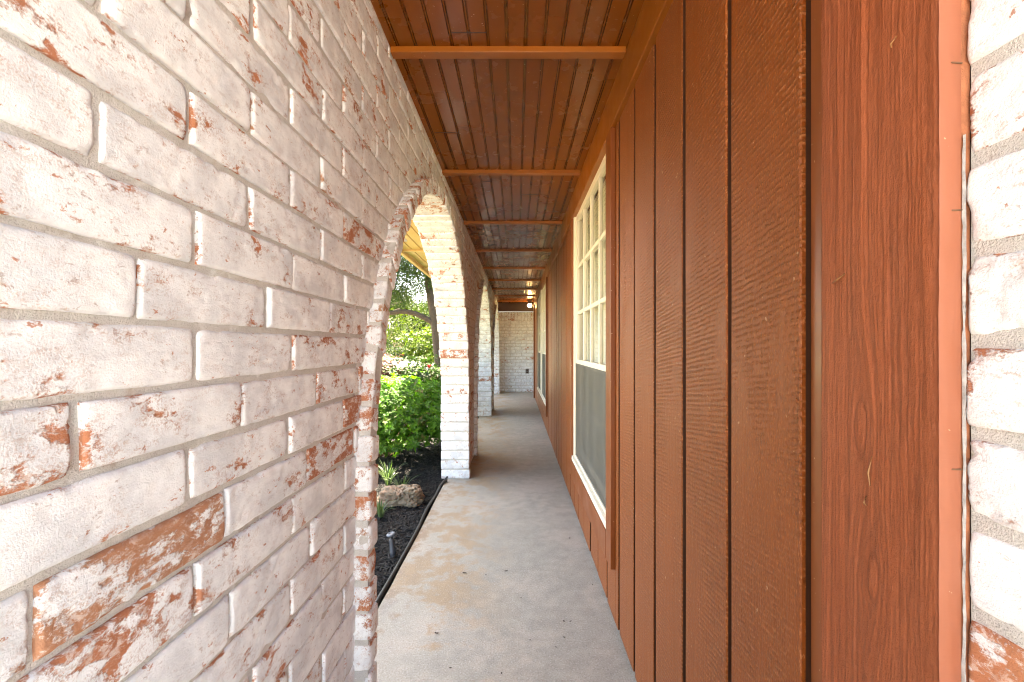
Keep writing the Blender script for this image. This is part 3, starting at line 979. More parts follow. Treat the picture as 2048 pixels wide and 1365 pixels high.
# patched boards
def patch(x0, x1, y0, y1, t_): mb.bbox((x0 + .006, y0, CZ - t_), (x1 - .006, y1, CZ + .003), .0008)
patch(-.2088 - .0, -.1491, .90, 1.424, .0016); patch(-.1491 + .0, -.0894 - .0, .90, 1.424, .0012)
patch(-.4476 + .066, -.3282, 2.10, 2.50, .003); patch(-.3282, -.2685, 2.10, 2.53, .0026)
patch(-.2088, -.1491, 2.72, 3.30, .0015)
for x0, x1, yj in ((-.203, -.094, 1.426), (-.376, -.273, 2.096), (-.203, -.154, 2.717), (.096, .264, 3.9), (-.085, .025, 4.8), (.035, .145, 2.95)):
    mb.box((x0, yj - .0022, CZ - .0010), (x1, yj + .0022, CZ + .002), 1)
mb.build('ceiling', [M['ceil'], M['dark']], roof)
for i in range(9):
    Y = 1.492 + 1.043 * i
    if Y > 10.2: break
    mb = MB(); mb.bbox((-.4135, Y, CZ - .0195), (.3610, Y + .036, CZ + .001), .0015)
    # nail heads
    for j in range(5):
        xn = -.34 + .165 * j
        mb.lathe([(.0, -.0006), (.0028, -.0006), (.0034, .0003)], (xn, Y + .018, CZ - .0195), 8)
    mb.build('batten', M['batten'], roof)
mb = MB(); mb.bbox((-.44, 10.40, E_TOP), (1.7, 10.57, CZ + .04), .003); mb.build('header_beam', M['dark'], roof)
# eave outside the arches
mb = MB()
prof = [(-1.155, CZ)]
for i in range(6):
    x = -1.06 + .098 * i
    prof += [(x - .006, CZ), (x - .004, CZ + .010), (x + .004, CZ + .010), (x + .006, CZ)]
prof.append((-.572, CZ))
G = np.array([[(x, y, z) for y in np.linspace(-.45, 11.4, 12)] for x, z in prof])
mb.grid(G)
for i in range(10):
    Y = 1.49 + 1.043 * i; mb.bbox((-1.153, Y, CZ - .019), (-.574, Y + .036, CZ + .001), .001)
mb.build('eave_soffit', M['soffit'], roof)
mb = MB(); mb.bbox((-1.195, -.45, CZ - .040), (-1.156, 11.4, CZ + .15), .003); mb.build('fascia_board', M['soffit'], roof)
mb = MB()
rl = [(-1.30, CZ + .155), (2.6, CZ + 1.65), (6.5, CZ + .155)]
for (a, b) in ((0, 1), (1, 2)):
    x0, z0 = rl[a]; x1, z1 = rl[b]
    v = [(x0, -.6, z0), (x1, -.6, z1), (x1, 11.6, z1), (x0, 11.6, z0), (x0, -.6, z0 + .1), (x1, -.6, z1 + .1), (x1, 11.6, z1 + .1), (x0, 11.6, z0 + .1)]
    mb.add(v, [(0,3,2,1),(4,5,6,7),(0,1,5,4),(1,2,6,5),(2,3,7,6),(3,0,4,7)])
mb.box((-.57, -.45, CZ + .03), (6.0, 11.4, CZ + .09))
mb.build('roof_deck', M['shingle'], roof)

lamp = thing('ceiling_lamp', (.285, 9.62, CZ), 'small lit round lamp under the far end of the porch ceiling', 'lamp')
mb = MB(); mb.lathe([(0, CZ - .0005), (.062, CZ - .0005), (.062, CZ - .018), (.045, CZ - .030), (.034, CZ - .070), (.040, CZ - .074), (.040, CZ - .085), (0, CZ - .086)], (.285, 9.62, 0), 24)
mb.build('lamp_base', M['dark'], lamp, smooth=True)
mb = MB(); th = np.linspace(0, math.pi, 14)
mb.lathe([(.045 * math.sin(t_) + 1e-4, CZ - .122 + .044 * math.cos(t_)) for t_ in th], (.285, 9.62, 0), 24)
mb.build('globe', mat_emit('lamp_glow', (1.0, .60, .25), 8.0), lamp, smooth=True)

# ------------------------------------------------------------------ ground
mb = MB()
gx_ = np.linspace(-.560, 1.9, 60); gy_ = np.linspace(-1.4, 12.0, 240)
Xg, Yg = np.meshgrid(gx_, gy_, indexing='ij')
Xg[0] += .006 * fbm(gy_ * 3, 1.1, 0, 3)
Zg = .0018 * fbm(Xg * 2.2, Yg * 2.2, .5, 3)
mb.grid(np.stack([Xg, Yg, Zg], -1))
rows = np.array([[(Xg[0, j], gy_[j], Zg[0, j]) for j in range(240)], [(Xg[0, j] - .004, gy_[j], -.012) for j in range(240)], [(Xg[0, j] - .006, gy_[j], -.12) for j in range(240)]])
mb.grid(rows, 0, None, True)
tag(mb.build('walkway', M['concrete'], None, smooth=True), 'stained pale concrete walkway slab', None, None, 'structure')

t = NT('mown_lawn'); P = t.coord()
n = t.noise(P, 1.2, 5, .6); n2 = t.noise(P, 60, 4, .7)
M['lawn'] = t.done(t.bsdf(t.mix(n2, t.mix(n, (.15, .17, .07), (.21, .22, .10)), (.27, .27, .13)), .9, t.bump(n2, .03), .2))
mb = MB()
gx_ = np.concatenate([np.linspace(-160, -12, 12), np.linspace(-10, 10, 12), np.linspace(12, 160, 12)]); gy_ = np.concatenate([np.linspace(-120, -6, 10), np.linspace(-4, 30, 18), np.linspace(34, 260, 20)])
Xg, Yg = np.meshgrid(gx_, gy_, indexing='ij')
mb.grid(np.stack([Xg, Yg, np.full_like(Xg, -.10)], -1))
tag(mb.build('lawn', M['lawn']), 'sunlit lawn', None, None, 'structure')
mb = MB()
Xg, Yg = np.meshgrid(np.linspace(-2.6, -.585, 90), np.linspace(-1.4, 12, 260), indexing='ij')
Zg = -.048 + .022 * fbm(Xg * 6, Yg * 6, 2, 4) - .02 * np.clip((-.8 - Xg), 0, .4)
mb.grid(np.stack([Xg, Yg, Zg], -1))
tag(mb.build('mulch_bed', M['mulch'], None, smooth=True), 'black mulch bed', None, None, 'structure')
road = mat_simple('pale_concrete_road', (.50, .48, .45), .9, nscale=3, namp=.12)
mb = MB(); mb.box((-160, 27, -.12), (160, 36, -.094)); mb.box((-160, 24.6, -.12), (160, 25.9, -.092))
mb.box((-9.5, -40, -.12), (14, -1.45, -.05))
tag(mb.build('road', road), 'pale concrete street', None, None, 'structure')
mb = MB(); mb.box((-8.2, -1.45, -.12), (-3.3, 13.5, -.06))  # unseen slab, added to bounce sunlight through the arches
tag(mb.build('bounce_slab', mat_simple('tan_bounce_slab', (.27, .215, .145), .9, nscale=5, namp=.2)), 'tan slab out of view, added to bounce light into the arches', None, None, 'structure')

# ------------------------------------------------------------------ mulch chips
def chips(n, x0, x1, y0, y1, seed, big=1.0):
    rg = np.random.default_rng(seed)
    x = rg.uniform(x0, x1, n); y = y0 + (y1 - y0) * rg.random(n) ** 1.25
    L = rg.uniform(.006, .022, n) * big; W = rg.uniform(.0012, .0035, n) * big; Hh = W * rg.uniform(.4, 1, n)
    a = rg.uniform(0, np.pi, n); p = rg.normal(0, .28, n)
    d = np.stack([np.cos(a) * np.cos(p), np.sin(a) * np.cos(p), np.sin(p)], 1)
    s = np.stack([-np.sin(a), np.cos(a), 0 * a], 1); u = np.cross(d, s)
    zc = -.044 + .022 * fbm(x * 6, y * 6, 2, 4) - .02 * np.clip(-.8 - x, 0, .4) + rg.uniform(.0, .010, n)
    C_ = np.stack([x, y, zc], 1)
    corners = []
    for sx in (-1, 1):
        for sy, sz in ((-1, -1), (1, -1), (1, 1), (-1, 1)):
            corners.append(C_ + d * (sx * L)[:, None] + s * (sy * W * (1 if sx < 0 else .6))[:, None] + u * (sz * Hh)[:, None])
    V = np.stack(corners, 1).reshape(-1, 3)
    f = np.array([(0,1,2,3),(4,7,6,5),(0,4,5,1),(1,5,6,2),(2,6,7,3),(3,7,4,0)])
    Q = (f[None] + (np.arange(n) * 8)[:, None, None]).reshape(-1, 4)
    tone = rg.random(n) ** 2.2
    pale = rg.random(n) < .07
    tone = np.where(pale, 4.5, tone)
    col = np.zeros((n, 8, 4)); col[..., 0] = tone[:, None]; col[..., 2] = rg.random(n)[:, None]
    return V, Q, col.reshape(-1, 4)
mb = MB()
for args in ((15000, -1.25, -.605, 1.3, 4.6, 1), (7000, -2.5, -.61, 1.2, 9, 2, 1.4)):
    V, Q, c_ = chips(*args); mb.add(V, Q, 0, c_)
tag(mb.build('mulch_chips', M['chips']), 'shredded black mulch in the planting bed', 'mulch', None, 'stuff')

# edging tube
ed = thing('garden_edging', (-.585, 2.5, -.05), 'black plastic edging strip between mulch and concrete slab', 'edging')
mb = MB()
rg = random.Random(3)
pts = []
for i in range(90):
    Y = -1.2 + i * .0545
    X = -.580 + .005 * math.sin(Y * 3.1) + .003 * math.sin(Y * 7.7 + 1)
    Z = .004 + .006 * math.sin(Y * 4.3 + 2) + .003 * math.sin(Y * 11)
    if Y > 3.48: X += (Y - 3.48) * .35; Z += (Y - 3.48) * .30
    if Y > 3.62: break
    pts.append((X, Y, Z))
mb.tube(pts, .0085, 12)
mb.build('bead', M['plastic'], ed, smooth=True)
mb = MB(); G = np.array([[(p[0] - .002, p[1], p[2] - .004) for p in pts], [(p[0] - .006, p[1], -.11) for p in pts]]); mb.grid(G)
G2 = np.array([[(p[0] + .002, p[1], p[2] - .004) for p in pts], [(p[0] - .002, p[1], -.11) for p in pts]]); mb.grid(G2, flip=True)
mb.build('skirt', M['plastic'], ed)

# ------------------------------------------------------------------ small things in the bed
gs = thing('path_light', (-.657, 2.43, -.04), 'small leaning grey path light with round cap standing in the mulch', 'garden light')
base = Vector((-.650, 2.40, -.045)); topp = Vector((-.676, 2.455, .052))
axd = (topp - base).normalized()
mb = MB(); L_ = (topp - base).length
mb.lathe([(.0005, 0), (.0145, 0), (.0150, L_ * .25), (.0135, L_ * .7), (.0150, L_ * .72), (.0110, L_ * .80), (.0085, L_ * .82), (.0085, L_)], base, 20, ax=frame(axd))
mb.build('stem', M['greyplastic'], gs, smooth=True)
mb = MB(); capd = Vector((-.18, -.10, 1))
mb.lathe([(.0005, -.004), (.020, -.004), (.0245, 0), (.0245, .004), (.020, .008), (.010, .0105), (.0095, .0085), (.0005, .0085)], topp, 24, ax=frame(capd))
mb.build('cap', M['greymetal'], gs, smooth=True)

t = NT('porous_stone'); P = t.coord(); n = t.noise(P, 38, 6, .7); n2 = t.noise(P, 11, 4, .6); pz = t.sep(P)[2]
c_ = t.mix(n, (.13, .10, .07), (.42, .34, .25))
c_ = t.mix(t.math('MULTIPLY', t.step(n2, .46, .62), .35), c_, (.40, .20, .13))
M['rock'] = t.done(t.bsdf(c_, .95, t.bump(n, .012, .9), .15))
mb = MB()
# pitted block of stone
nn = 110
th = np.linspace(0, 2 * np.pi, nn * 2); ph = np.linspace(0, np.pi, nn)
TH, PH = np.meshgrid(th, ph, indexing='ij')
dx, dy, dz = np.cos(TH) * np.sin(PH), np.sin(TH) * np.sin(PH), np.cos(PH)
p_ = 5.0
rr_ = (np.abs(dx) ** p_ + np.abs(dy) ** p_ + np.abs(dz) ** p_) ** (-1 / p_)
sx_, sy_, sz_ = .138, .078, .064
x_, y_, z_ = dx * rr_ * sx_, dy * rr_ * sy_, dz * rr_ * sz_
dsp = 1 + .16 * fbm(dx * 2.2, dy * 2.2, dz * 2.2 + 4, 2) + .10 * fbm(x_ * 45, y_ * 45, z_ * 45, 2) - .55 * np.maximum(fbm(x_ * 75 + 9, y_ * 75, z_ * 75, 2) - .10, 0) + .05 * fbm(x_ * 150, y_ * 150, z_ * 150, 1)
G = np.stack([-.805 + x_ * dsp, 3.19 + y_ * dsp + x_ * .12, .020 + z_ * dsp], -1)
mb.grid(G)
tag(mb.build('garden_rock', M['rock'], None, smooth=True), 'pitted tan and pink stone block lying on the black mulch', 'rock')

def blades(mb, cx, cy, n, h, seed, spread=.55):
    rg = np.random.default_rng(seed)
    for i in range(n):
        a = rg.uniform(0, 2 * np.pi); r0 = rg.uniform(0, .018); L = h * rg.uniform(.55, 1.1); out = rg.uniform(.2, 1.0) * spread * L * 1.5; w = rg.uniform(.0025, .0045)
        t_ = np.linspace(0, 1, 7)
        rr = r0 + out * t_ ** 1.6; zz_ = -.045 + L * (t_ - .42 * t_ ** 2.6 * (out / (spread * L * 1.5)))
        d = np.array([np.cos(a), np.sin(a)]); s = np.array([-np.sin(a), np.cos(a)])
        ww = w * np.sqrt(np.maximum(1 - t_ ** 2.5, 0)) + .0003
        G = np.stack([np.stack([cx + d[0] * rr + sg * s[0] * ww, cy + d[1] * rr + sg * s[1] * ww, zz_ - (0 if sg else .0015)], -1) for sg in (-1, 0, 1)])
        mb.grid(G, 0, (rg.random() ** 1.3, .5, rg.random() * .85, 0))
for q, (x, y, n, h, lab) in enumerate(((-.845, 3.38, 38, .20, 'liriope tuft with arching blades just behind the pitted stone'),
                                 (-.885, 2.96, 26, .17, 'small liriope tuft in front of the pitted stone'),
                                 (-1.02, 3.62, 42, .24, 'tall liriope tuft below the hedge next to the arch brick'),)):
    mb = MB(); blades(mb, x, y, n, h, q + 5)
    tag(mb.build('grass_tuft', M['blade'], None, smooth=True), lab, 'grass tuft', 'liriope tufts in the mulch')

# ------------------------------------------------------------------ foliage
def leaves(P0, D, N, L, W, tone, droop=.15, other=None):
    """one bent four-corner leaf per row"""
    n = len(P0)
    D = D / np.linalg.norm(D, axis=1, keepdims=True)
    S = np.cross(D, N); S /= np.linalg.norm(S, axis=1, keepdims=True) + 1e-9
    U = np.cross(S, D)
    L = L[:, None]; W = W[:, None]
    b = P0; tip = P0 + D * L - U * L * droop
    m = P0 + D * L * .5
    l = m + S * W + U * W * .35; r = m - S * W + U * W * .35
    V = np.stack([b, l, tip, r, m], 1).reshape(-1, 3)
    f = np.array([(0, 4, 1), (4, 2, 1), (0, 3, 4), (4, 3, 2)])
    Q = (f[None] + (np.arange(n) * 5)[:, None, None]).reshape(-1, 3)
    c = np.zeros((n, 5, 4)); c[..., 0] = tone[:, None]; c[..., 2] = (RNG.random(n) if other is None else other)[:, None]
    return V, Q, c.reshape(-1, 4)

def rosettes(mb, C_, Nn, k, L, W, rg, tone_lo=.0, tone_hi=1.0, up=.35):
    n = len(C_)
    Nn = Nn / np.linalg.norm(Nn, axis=1, keepdims=True)
    ref = np.where(np.abs(Nn[:, 2:3]) > .9, np.array([[1., 0, 0]]), np.array([[0, 0, 1.]]))
    A = np.cross(Nn, ref); A /= np.linalg.norm(A, axis=1, keepdims=True); B = np.cross(Nn, A)
    base = rg.uniform(0, 6.28, n); tn = rg.uniform(tone_lo, tone_hi, n); ot = rg.random(n)
    for j in range(k):
        a = base + j * 6.283 / k + rg.normal(0, .25, n)
        lift = rg.normal(up, .22, n)
        D = A * np.cos(a)[:, None] + B * np.sin(a)[:, None] + Nn * lift[:, None]
        V, Q, c = leaves(C_ + Nn * rg.uniform(-.006, .006, n)[:, None], D, Nn + 0 * D, L * rg.uniform(.6, 1.15, n), W * rg.uniform(.7, 1.1, n), np.clip(tn + rg.normal(0, .12, n), 0, 1), .12, np.clip(ot * .9 + rg.random(n) * .1, 0, 1))
        mb.add(V, Q, 0, c)

def shrub(name, cen, half, zlo, n, L, W, mat, label, cat, group, seed, k=6, stem=26, hump=.12, tone=(0, 1), loose=0.0):
    cx, cy = cen; hx, hy = half[0], half[1]; ztop = half[2]
    root = thing(name, (cx, cy, -.05), label, cat, group)
    rg = np.random.default_rng(seed)
    m = n * 3
    d = rg.normal(0, 1, (m, 3)); d /= np.linalg.norm(d, axis=1, keepdims=True)
    p_ = 3.2
    q = (np.abs(d) ** p_).sum(1) ** (-1 / p_)
    hz = (ztop - zlo) / 2
    rad = 1 - np.abs(rg.normal(0, .20, m)) * (1 + loose)
    rad = np.where(rg.random(m) < .25, rg.uniform(.35, 1, m), rad)
    rad = rad * (1 + hump * fbm(d[:, 0] * 2.2 + seed, d[:, 1] * 2.2, d[:, 2] * 2.2, 2) * 1.6)
    P_ = d * q[:, None] * rad[:, None] * np.array([hx, hy, hz])
    P_ += np.array([cx, cy, (ztop + zlo) / 2])
    # gaps between the sprays
    gap = fbm(P_[:, 0] * 7 + seed, P_[:, 1] * 7, P_[:, 2] * 7, 2)
    keep = gap > -.22
    P_, d = P_[keep][:n], d[keep][:n]
    Nn = d * .7 + np.array([0, 0, .75]) + rg.normal(0, .35, d.shape)
    mb = MB(); rosettes(mb, P_, Nn, k, L, W, rg, *tone)
    mb.build('foliage', mat, root)
    mb = MB()
    for i in range(stem):
        a = rg.uniform(0, 6.28); s_ = rg.uniform(.15, .9)
        b0 = Vector((cx + math.cos(a) * hx * .18 * s_, cy + math.sin(a) * hy * .22 * s_, -.05))
        e = Vector((cx + math.cos(a) * hx * s_, cy + math.sin(a) * hy * s_, zlo + (ztop - zlo) * rg.uniform(.4, .9)))
        m1 = b0.lerp(e, .35) + Vector((0, 0, .02)); m2 = b0.lerp(e, .7) + Vector((rg.normal(0, .03), rg.normal(0, .03), .03))
        mb.tube([b0, m1, m2, e], [.0065, .005, .004, .002], 5)
        for q2 in range(2):
            e2 = m2 + Vector((rg.normal(0, .12), rg.normal(0, .12), rg.uniform(.0, .12)))
            mb.tube([m1.lerp(m2, rg.random()), e2], [.003, .0012], 4)
    mb.build('stem', M['twig'], root, smooth=True)
    return root

GRP = 'clipped azalea hedge outside the arches'
shrub('azalea_shrub', (-1.42, 4.62), (.80, .78, .765), .08, 3700, .054, .0135, M['leaf_az'], 'bright green azalea shrub filling the lower half of the first arch', 'shrub', None, 21, 6, 34)
s2 = shrub('azalea_shrub', (-1.45, 7.6), (.80, 1.0, .72), .10, 1900, .056, .014, M['leaf_az'], 'azalea shrub outside the second arch, behind the rose bush', 'shrub', None, 22, 6, 16)
shrub('bronze_shrub', (-2.02, 6.35), (.42, .38, .98), .30, 700, .055, .016, M['leaf_red'], 'bronze red leaved shrub above the hedge at the left of the arch view', 'shrub', None, 23, 5, 12, .3, loose=1.0)
rb = shrub('rose_bush', (-1.36, 6.35), (.42, .30, .92), .30, 620, .05, .015, M['leaf_rose'], 'dark green rose bush with one red bloom rising behind the hedge', 'shrub', None, 24, 5, 12, .3, loose=1.2)
mb = MB(); c0 = px(858.5, 732, 5.95)
for L_, (nr, rad, tilt) in enumerate(((5, .034, .5), (5, .026, .9), (4, .016, 1.2))):
    for j in range(nr):
        a = j * 6.283 / nr + L_ * .5
        G = []
        for u in np.linspace(-1, 1, 5):
            row = []
            for v in np.linspace(0, 1, 5):
                rr = rad * math.sin(v * tilt * 1.3 + .05) * 1.15; hz = .045 * v * (.5 + .25 * L_) - .01
                aa = a + u * .62 * (1 - .25 * v)
                row.append((c0.x + rr * math.cos(aa), c0.y + rr * math.sin(aa), c0.z - .02 + hz + .006 * u * u))
            G.append(row)
        mb.grid(np.array(G))
mb.build('flower', M['petal'], rb, smooth=True)
mb = MB(); mb.tube([c0 + Vector((0, 0, -.015)), c0 + Vector((.01, .12, -.15)), (-1.36, 6.35, .45)], .004, 5); mb.build('flower_stem', M['twig'], rb)
shrub('lime_shrub', (-3.55, 17.5), (.75, .7, 1.65), .2, 900, .11, .035, M['leaf_lime'], 'sunlit yellow green shrub beside the oak trunk far behind the hedge', 'shrub', None, 25, 5, 10, .3)

def crown(mb, blobs, n, L, W, seed, gap=.0, tone=(0, 1)):
    rg = np.random.default_rng(seed)
    vol = np.array([b[3] * b[4] * b[5] for b in blobs]); pr = vol / vol.sum()
    for b, p in zip(blobs, pr):
        m = max(30, int(n * p * 1.7))
        d = rg.normal(0, 1, (m, 3)); d /= np.linalg.norm(d, axis=1, keepdims=True)
        r = rg.random(m) ** .45
        P_ = np.array(b[:3]) + d * r[:, None] * np.array(b[3:6]) * (1 + .25 * fbm(d[:, 0] * 2 + seed, d[:, 1] * 2, d[:, 2] * 2, 2))[:, None]
        s = 2.6 / max(b[3:6]) ** .5
        P_ = P_[fbm(P_[:, 0] * s, P_[:, 1] * s, P_[:, 2] * s + seed, 3) > gap]
        k = len(P_)
        N_ = rg.normal(0, .6, (k, 3)) + np.array([0, 0, .9])
        D = rg.normal(0, 1, (k, 3)) + np.array([0, 0, -.25])
        V, Q, c = leaves(P_, D, N_, L * rg.uniform(.6, 1.2, k), W * rg.uniform(.7, 1.2, k), np.clip(rg.uniform(tone[0], tone[1], k), 0, 1), .15, rg.random(k) * .92)
        mb.add(V, Q, 0, c)

oak = thing('oak_tree', (-1.88, 11, -.1), 'oak with a dark bent trunk and one low arching limb, seen through the first arch', 'tree')
mb = MB()
def limb(pts, rad, n=10):
    P_ = [Vector(p) for p in pts]; out = []; ro = []
    for i in range(len(P_) - 1):
        for q in range(5):
            t_ = q / 5
            p0 = P_[max(i - 1, 0)]; p1 = P_[i]; p2 = P_[i + 1]; p3 = P_[min(i + 2, len(P_) - 1)]
            out.append(.5 * ((2 * p1) + (-p0 + p2) * t_ + (2 * p0 - 5 * p1 + 4 * p2 - p3) * t_ ** 2 + (-p0 + 3 * p1 - 3 * p2 + p3) * t_ ** 3))
            ro.append(rad[i] + (rad[i + 1] - rad[i]) * t_)
    out.append(P_[-1]); ro.append(rad[-1])
    mb.tube(out, ro, n)
limb([(-1.80, 11, -.15), (-1.86, 11, .5), (-1.92, 11, 1.1), (-1.99, 11, 1.75), (-2.10, 11.1, 2.3), (-2.30, 11.4, 3.4), (-2.5, 11.8, 4.8)], [.15, .105, .10, .098, .09, .07, .04])
limb([(-1.98, 11, 1.62), (-2.18, 10.95, 1.74), (-2.45, 10.9, 1.86), (-2.75, 10.85, 1.90), (-3.05, 10.8, 1.86), (-3.6, 10.7, 1.95), (-4.4, 10.5, 2.3)], [.075, .068, .062, .058, .052, .04, .02])
limb([(-2.02, 11, 1.95), (-1.7, 10.9, 2.5), (-1.0, 10.6, 3.2), (-.2, 10.2, 3.8)], [.07, .06, .05, .025])
limb([(-2.2, 11.2, 2.8), (-2.6, 12, 3.4), (-3.0, 13, 4.2)], [.05, .04, .02])
mb.build('trunk', M['bark'], oak, smooth=True)
mb = MB()
bl = [(-2.6, 10.6, 2.85, 1.0, 1.1, .55), (-3.4, 10.2, 2.9, .9, 1.0, .6), (-1.9, 10.9, 3.2, .9, 1.0, .55), (-3.2, 11.3, 2.45, .8, .9, .40), (-2.2, 11.4, 3.9, 1.3, 1.3, .8),
      (-4.4, 10.4, 2.9, 1.1, 1.1, .7), (-3.6, 11, 4.2, 1.4, 1.4, .9), (-.6, 10.4, 3.7, 1.2, 1.2, .8), (-5.2, 10.2, 3.7, 1.2, 1.3, .9), (-2.8, 12.4, 5.0, 2.0, 1.8, 1.1), (.3, 10.8, 4.8, 1.6, 1.6, 1.0), (-5.2, 11.5, 5.2, 1.8, 1.8, 1.1),
      (-2.75, 10.6, 2.25, .65, .6, .28), (-2.25, 11.4, 2.7, .75, .7, .5), (-2.5, 11.7, 3.35, .9, .9, .6), (-2.1, 12.2, 2.1, .7, .6, .35)]
crown(mb, bl, 110000, .056, .017, 31, -.16)
mb.build('crown', M['leaf_tree'], oak)

def far_tree(name, x, y, h, rc_, seed, label, mat, nleaf=9000, ls=.28, low=.25, group='trees along the street'):
    root = thing(name, (x, y, -.1), label, 'tree', group)
    global mb
    mb = MB(); rg = np.random.default_rng(seed)
    limb([(x, y, -.15), (x + rg.normal(0, .1), y, h * .25), (x + rg.normal(0, .2), y, h * .5), (x + rg.normal(0, .3), y, h * .8)], [.03 * h, .024 * h, .016 * h, .006 * h], 8)
    for i in range(5):
        a = i * 1.257 + rg.random(); z = h * rg.uniform(.25, .5)
        limb([(x, y, z), (x + math.cos(a) * rc_ * .4, y + math.sin(a) * rc_ * .4, z + h * .10), (x + math.cos(a) * rc_ * .8, y + math.sin(a) * rc_ * .8, z + h * .2)], [.012 * h, .009 * h, .004 * h], 6)
    mb.build('trunk', M['bark'], root, smooth=True)
    mb = MB(); bl = []
    for i in range(11):
        a = rg.uniform(0, 6.28); r = rc_ * rg.uniform(.1, .72); z = h * rg.uniform(low + .08, .88); s = rc_ * rg.uniform(.32, .52)
        bl.append((x + math.cos(a) * r, y + math.sin(a) * r, z, s, s, s * .72))
    crown(mb, bl, nleaf, ls, ls * .34, seed, -.12)
    mb.build('crown', mat, root)
    return root
far_tree('street_tree', -7.9, 20.5, 5.0, 4.0, 41, 'yellow green tree with low hanging leaves behind the lamp post', M['leaf_far'], 16000, .12, .16)
far_tree('street_tree', -9.6, 41, 6, 3.6, 42, 'broad green tree standing beyond the pale street', M['leaf_far'], 9000, .25, .22)
far_tree('street_tree', -18.5, 46, 7, 4.0, 43, 'tall tree left of the brick house across the street', M['leaf_far'], 8000, .3)
far_tree('street_tree', -13.5, 68, 8, 6.5, 44, 'large dark tree rising behind the brick house across the street', M['leaf_tree'], 9000, .4, .2)
far_tree('street_tree', -22, 72, 8, 7, 45, 'distant tree at the far left of the arch view', M['leaf_tree'], 8000, .45, .15)
far_tree('street_tree', -8, 74, 7.5, 7, 46, 'distant tree hidden partly by the oak trunk', M['leaf_tree'], 8000, .45, .15)

# lamp post
lp = thing('lamp_post', (-6.35, 24, -.1), 'thin black yard lamp post with a pale lantern in front of the street', 'lamp post')
mb = MB(); mb.lathe([(.001, -.1), (.07, -.1), (.07, -.04), (.032, .0), (.026, .3), (.024, 1.28), (.05, 1.30), (.05, 1.33), (.001, 1.335)], (-6.35, 24, 0), 12); mb.build('pole', M['plastic'], lp, smooth=True)
mb = MB(); mb.lathe([(.06, 1.335), (.10, 1.55), (.10, 1.57)], (-6.35, 24, 0), 6); mb.build('lantern', mat_simple('frosted_lantern', (.75, .74, .70), .4), lp)
mb = MB(); mb.lathe([(.125, 1.57), (.12, 1.585), (.03, 1.66), (.012, 1.70), (.001, 1.70)], (-6.35, 24, 0), 6)
mb.build('lantern_roof', M['plastic'], lp)

# house across the street
hb = thing('brick_house', (-13, 56, -.1), 'low brown brick house with orange lit entry across the street', 'house')
fb = NT('far_house_brick'); P = fb.coord(); bt = fb.N.new('ShaderNodeTexBrick'); fb.L.new(fb.mapping(P, (1, 1, 1), rot=(R(90), 0, 0)), bt.inputs['Vector'])
bt.inputs['Scale'].default_value = 4; bt.inputs['Color1'].default_value = (.26, .15, .10, 1); bt.inputs['Color2'].default_value = (.33, .20, .14, 1); bt.inputs['Mortar'].default_value = (.42, .38, .34, 1)
hm = fb.done(fb.bsdf(bt.outputs[0], .9))
mb = MB()
mb.box((-22, 56, -.1), (-13.4, 64, 2.6)); mb.box((-11.6, 56, -.1), (-4, 64, 2.6)); mb.box((-13.4, 57.6, -.1), (-11.6, 64, 2.6))
mb.build('wall', hm, hb)
mb = MB()
v = [(-22.8, 55.2, 2.6), (-3.2, 55.2, 2.6), (-3.2, 64.8, 2.6), (-22.8, 64.8, 2.6), (-18.5, 60, 5.0), (-7.5, 60, 5.0)]
mb.add(v, [(0, 1, 5, 4), (2, 3, 4, 5)]); mb.add(v, [(1, 2, 5), (3, 0, 4)]); mb.add(v[:4], [(0, 3, 2, 1)])
mb.build('roof', M['shingle'], hb)
mb = MB(); mb.bbox((-12.95, 57.52, -.08), (-12.05, 57.61, 2.05), .02); mb.bbox((-12.85, 57.50, 1.2), (-12.15, 57.53, 1.95), .01)
mb.build('door', mat_simple('orange_wood_door', (.50, .22, .07), .5), hb)
for i, x in enumerate((-19.5, -16, -9.5)):
    mb = MB(); mb.bbox((x - .8, 55.94, .7), (x + .8, 56.02, 2.1), .01); w_ = mb.build('window', M['white'], hb)
    mb = MB(); mb.box((x - .7, 55.925, .8), (x - .03, 55.935, 2.0)); mb.box((x + .03, 55.925, .8), (x + .7, 55.935, 2.0)); mb.build('pane', mat_simple('dark_pane', (.04, .05, .06), .1), w_)
shrub('round_shrub', (-11.2, 47), (2.2, 1.1, .95), -.1, 900, .22, .06, M['leaf_rose'], 'low dark green hedge in front of the brick house across the street', 'shrub', None, 61, 5, 8)

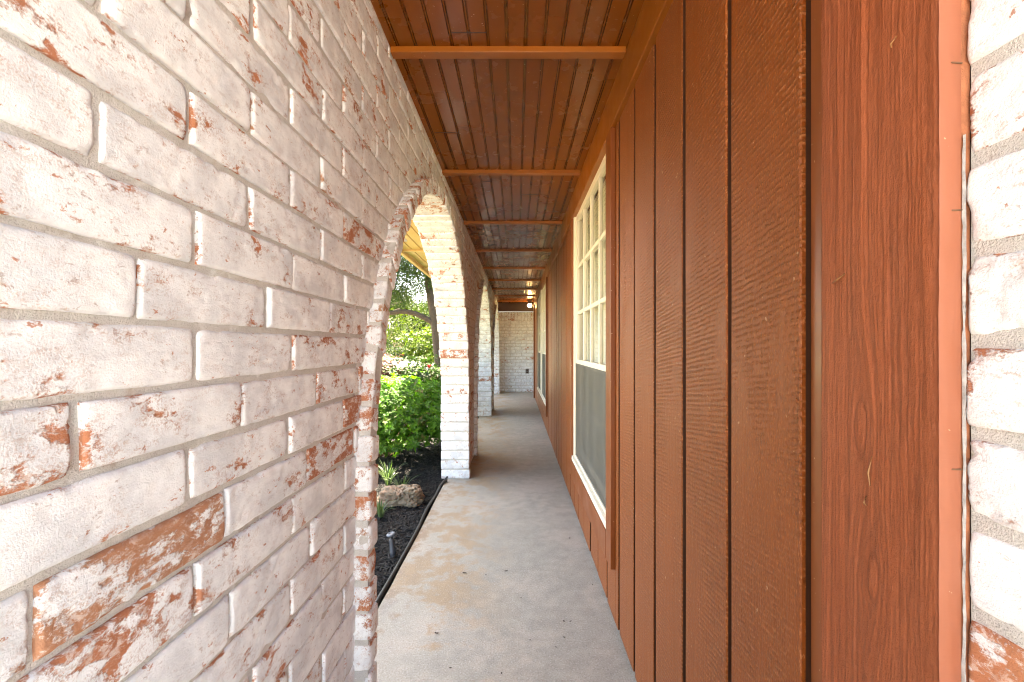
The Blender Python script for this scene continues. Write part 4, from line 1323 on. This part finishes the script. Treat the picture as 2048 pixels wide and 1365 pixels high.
# ------------------------------------------------------------------ bits on the slab
spots = [(928.5, 1146, 1.5), (1012, 1142.6, 1.3), (972, 1150, .7), (874, 1267, 1.3), (1128, 1243, .8), (1141, 1243, .7), (1128.5, 1275, .8), (1112.5, 1294.6, .6), (901, 1336, .7), (1042, 1196, .6),
         (1139, 1077, 1.1), (895.5, 988, .8), (1044, 951, .8), (1047, 975, .7), (1057, 911, .7), (1185, 1170, .6), (865, 1235, .5), (1003, 1347, .6), (1060, 1280, .5)]
for i, (x, y, s) in enumerate(spots):
    p = floor_px(x, y, .003); rg = random.Random(i + 9)
    a = rg.random() * 6.28; Lh = .0075 * s; Wh = .0032 * s
    G = []
    for u in np.linspace(-1, 1, 6):
        row = []
        for v in np.linspace(-1, 1, 4):
            w = Wh * v * math.sqrt(max(0, 1 - u * u * .96)) * (1 + .3 * math.sin(u * 7 + i)); l = Lh * u
            row.append((p.x + l * math.cos(a) - w * math.sin(a), p.y + l * math.sin(a) + w * math.cos(a), .0028 + .0016 * s * (u * u + .5 * v * v)))
        G.append(row)
    mb = MB(); mb.grid(np.array(G))
    tag(mb.build('dry_leaf', M['dryleaf']), 'tiny dark dry leaf scrap lying on the pale concrete walkway', 'leaf', 'dry leaf scraps on the walkway')

# ------------------------------------------------------------------ light, camera
SUN_EL, SX_, SY_ = 66.0, -.36, .93
w = bpy.data.worlds.new('World'); scene.world = w; w.use_nodes = True
nt = w.node_tree; bg = nt.nodes['Background']
sky = nt.nodes.new('ShaderNodeTexSky'); sky.sky_type = 'NISHITA'; sky.sun_disc = False
sky.sun_elevation = R(SUN_EL)
sky.sun_rotation = math.atan2(SX_, SY_)
sky.air_density = 1.0; sky.dust_density = 2.0; sky.ozone_density = 1.0
nt.links.new(sky.outputs[0], bg.inputs[0]); bg.inputs[1].default_value = .10
sl = bpy.data.lights.new('sun', 'SUN'); sl.energy = 5.0; sl.angle = R(.5); sl.color = (1.0, .93, .82)
so = bpy.data.objects.new('sun', sl); COL.objects.link(so)
hd = Vector((SX_, SY_, 0)).normalized() * math.cos(R(SUN_EL)); dv_ = Vector((hd.x, hd.y, math.sin(R(SUN_EL))))
so.rotation_euler = dv_.to_track_quat('Z', 'Y').to_euler(); so.location = (-5, -5, 20)

cam = bpy.data.cameras.new('camera'); co = bpy.data.objects.new('camera', cam); COL.objects.link(co)
co.location = (0, 0, CAM_Z); co.rotation_euler = (R(90), 0, 0)
cam.sensor_width = 36; cam.lens = 36 * F / 2048
cam.shift_x = -(VPX - 1024) / 2048; cam.shift_y = (VPY - 682.5) / 2048
cam.clip_start = .02; cam.clip_end = 1000
scene.camera = co
scene.view_settings.view_transform = 'Standard'; scene.view_settings.look = 'None'
scene.view_settings.use_white_balance = True; scene.view_settings.white_balance_temperature = 7950
scene.view_settings.exposure = 3.92; scene.view_settings.gamma = 1
cy = scene.cycles
cy.filter_width = 1.1; cy.use_denoising = True; cy.max_bounces = 12; cy.diffuse_bounces = 8; cy.glossy_bounces = 4; cy.transparent_max_bounces = 12; cy.transmission_bounces = 6
cy.sample_clamp_indirect = 8; cy.caustics_reflective = False; cy.caustics_refractive = False
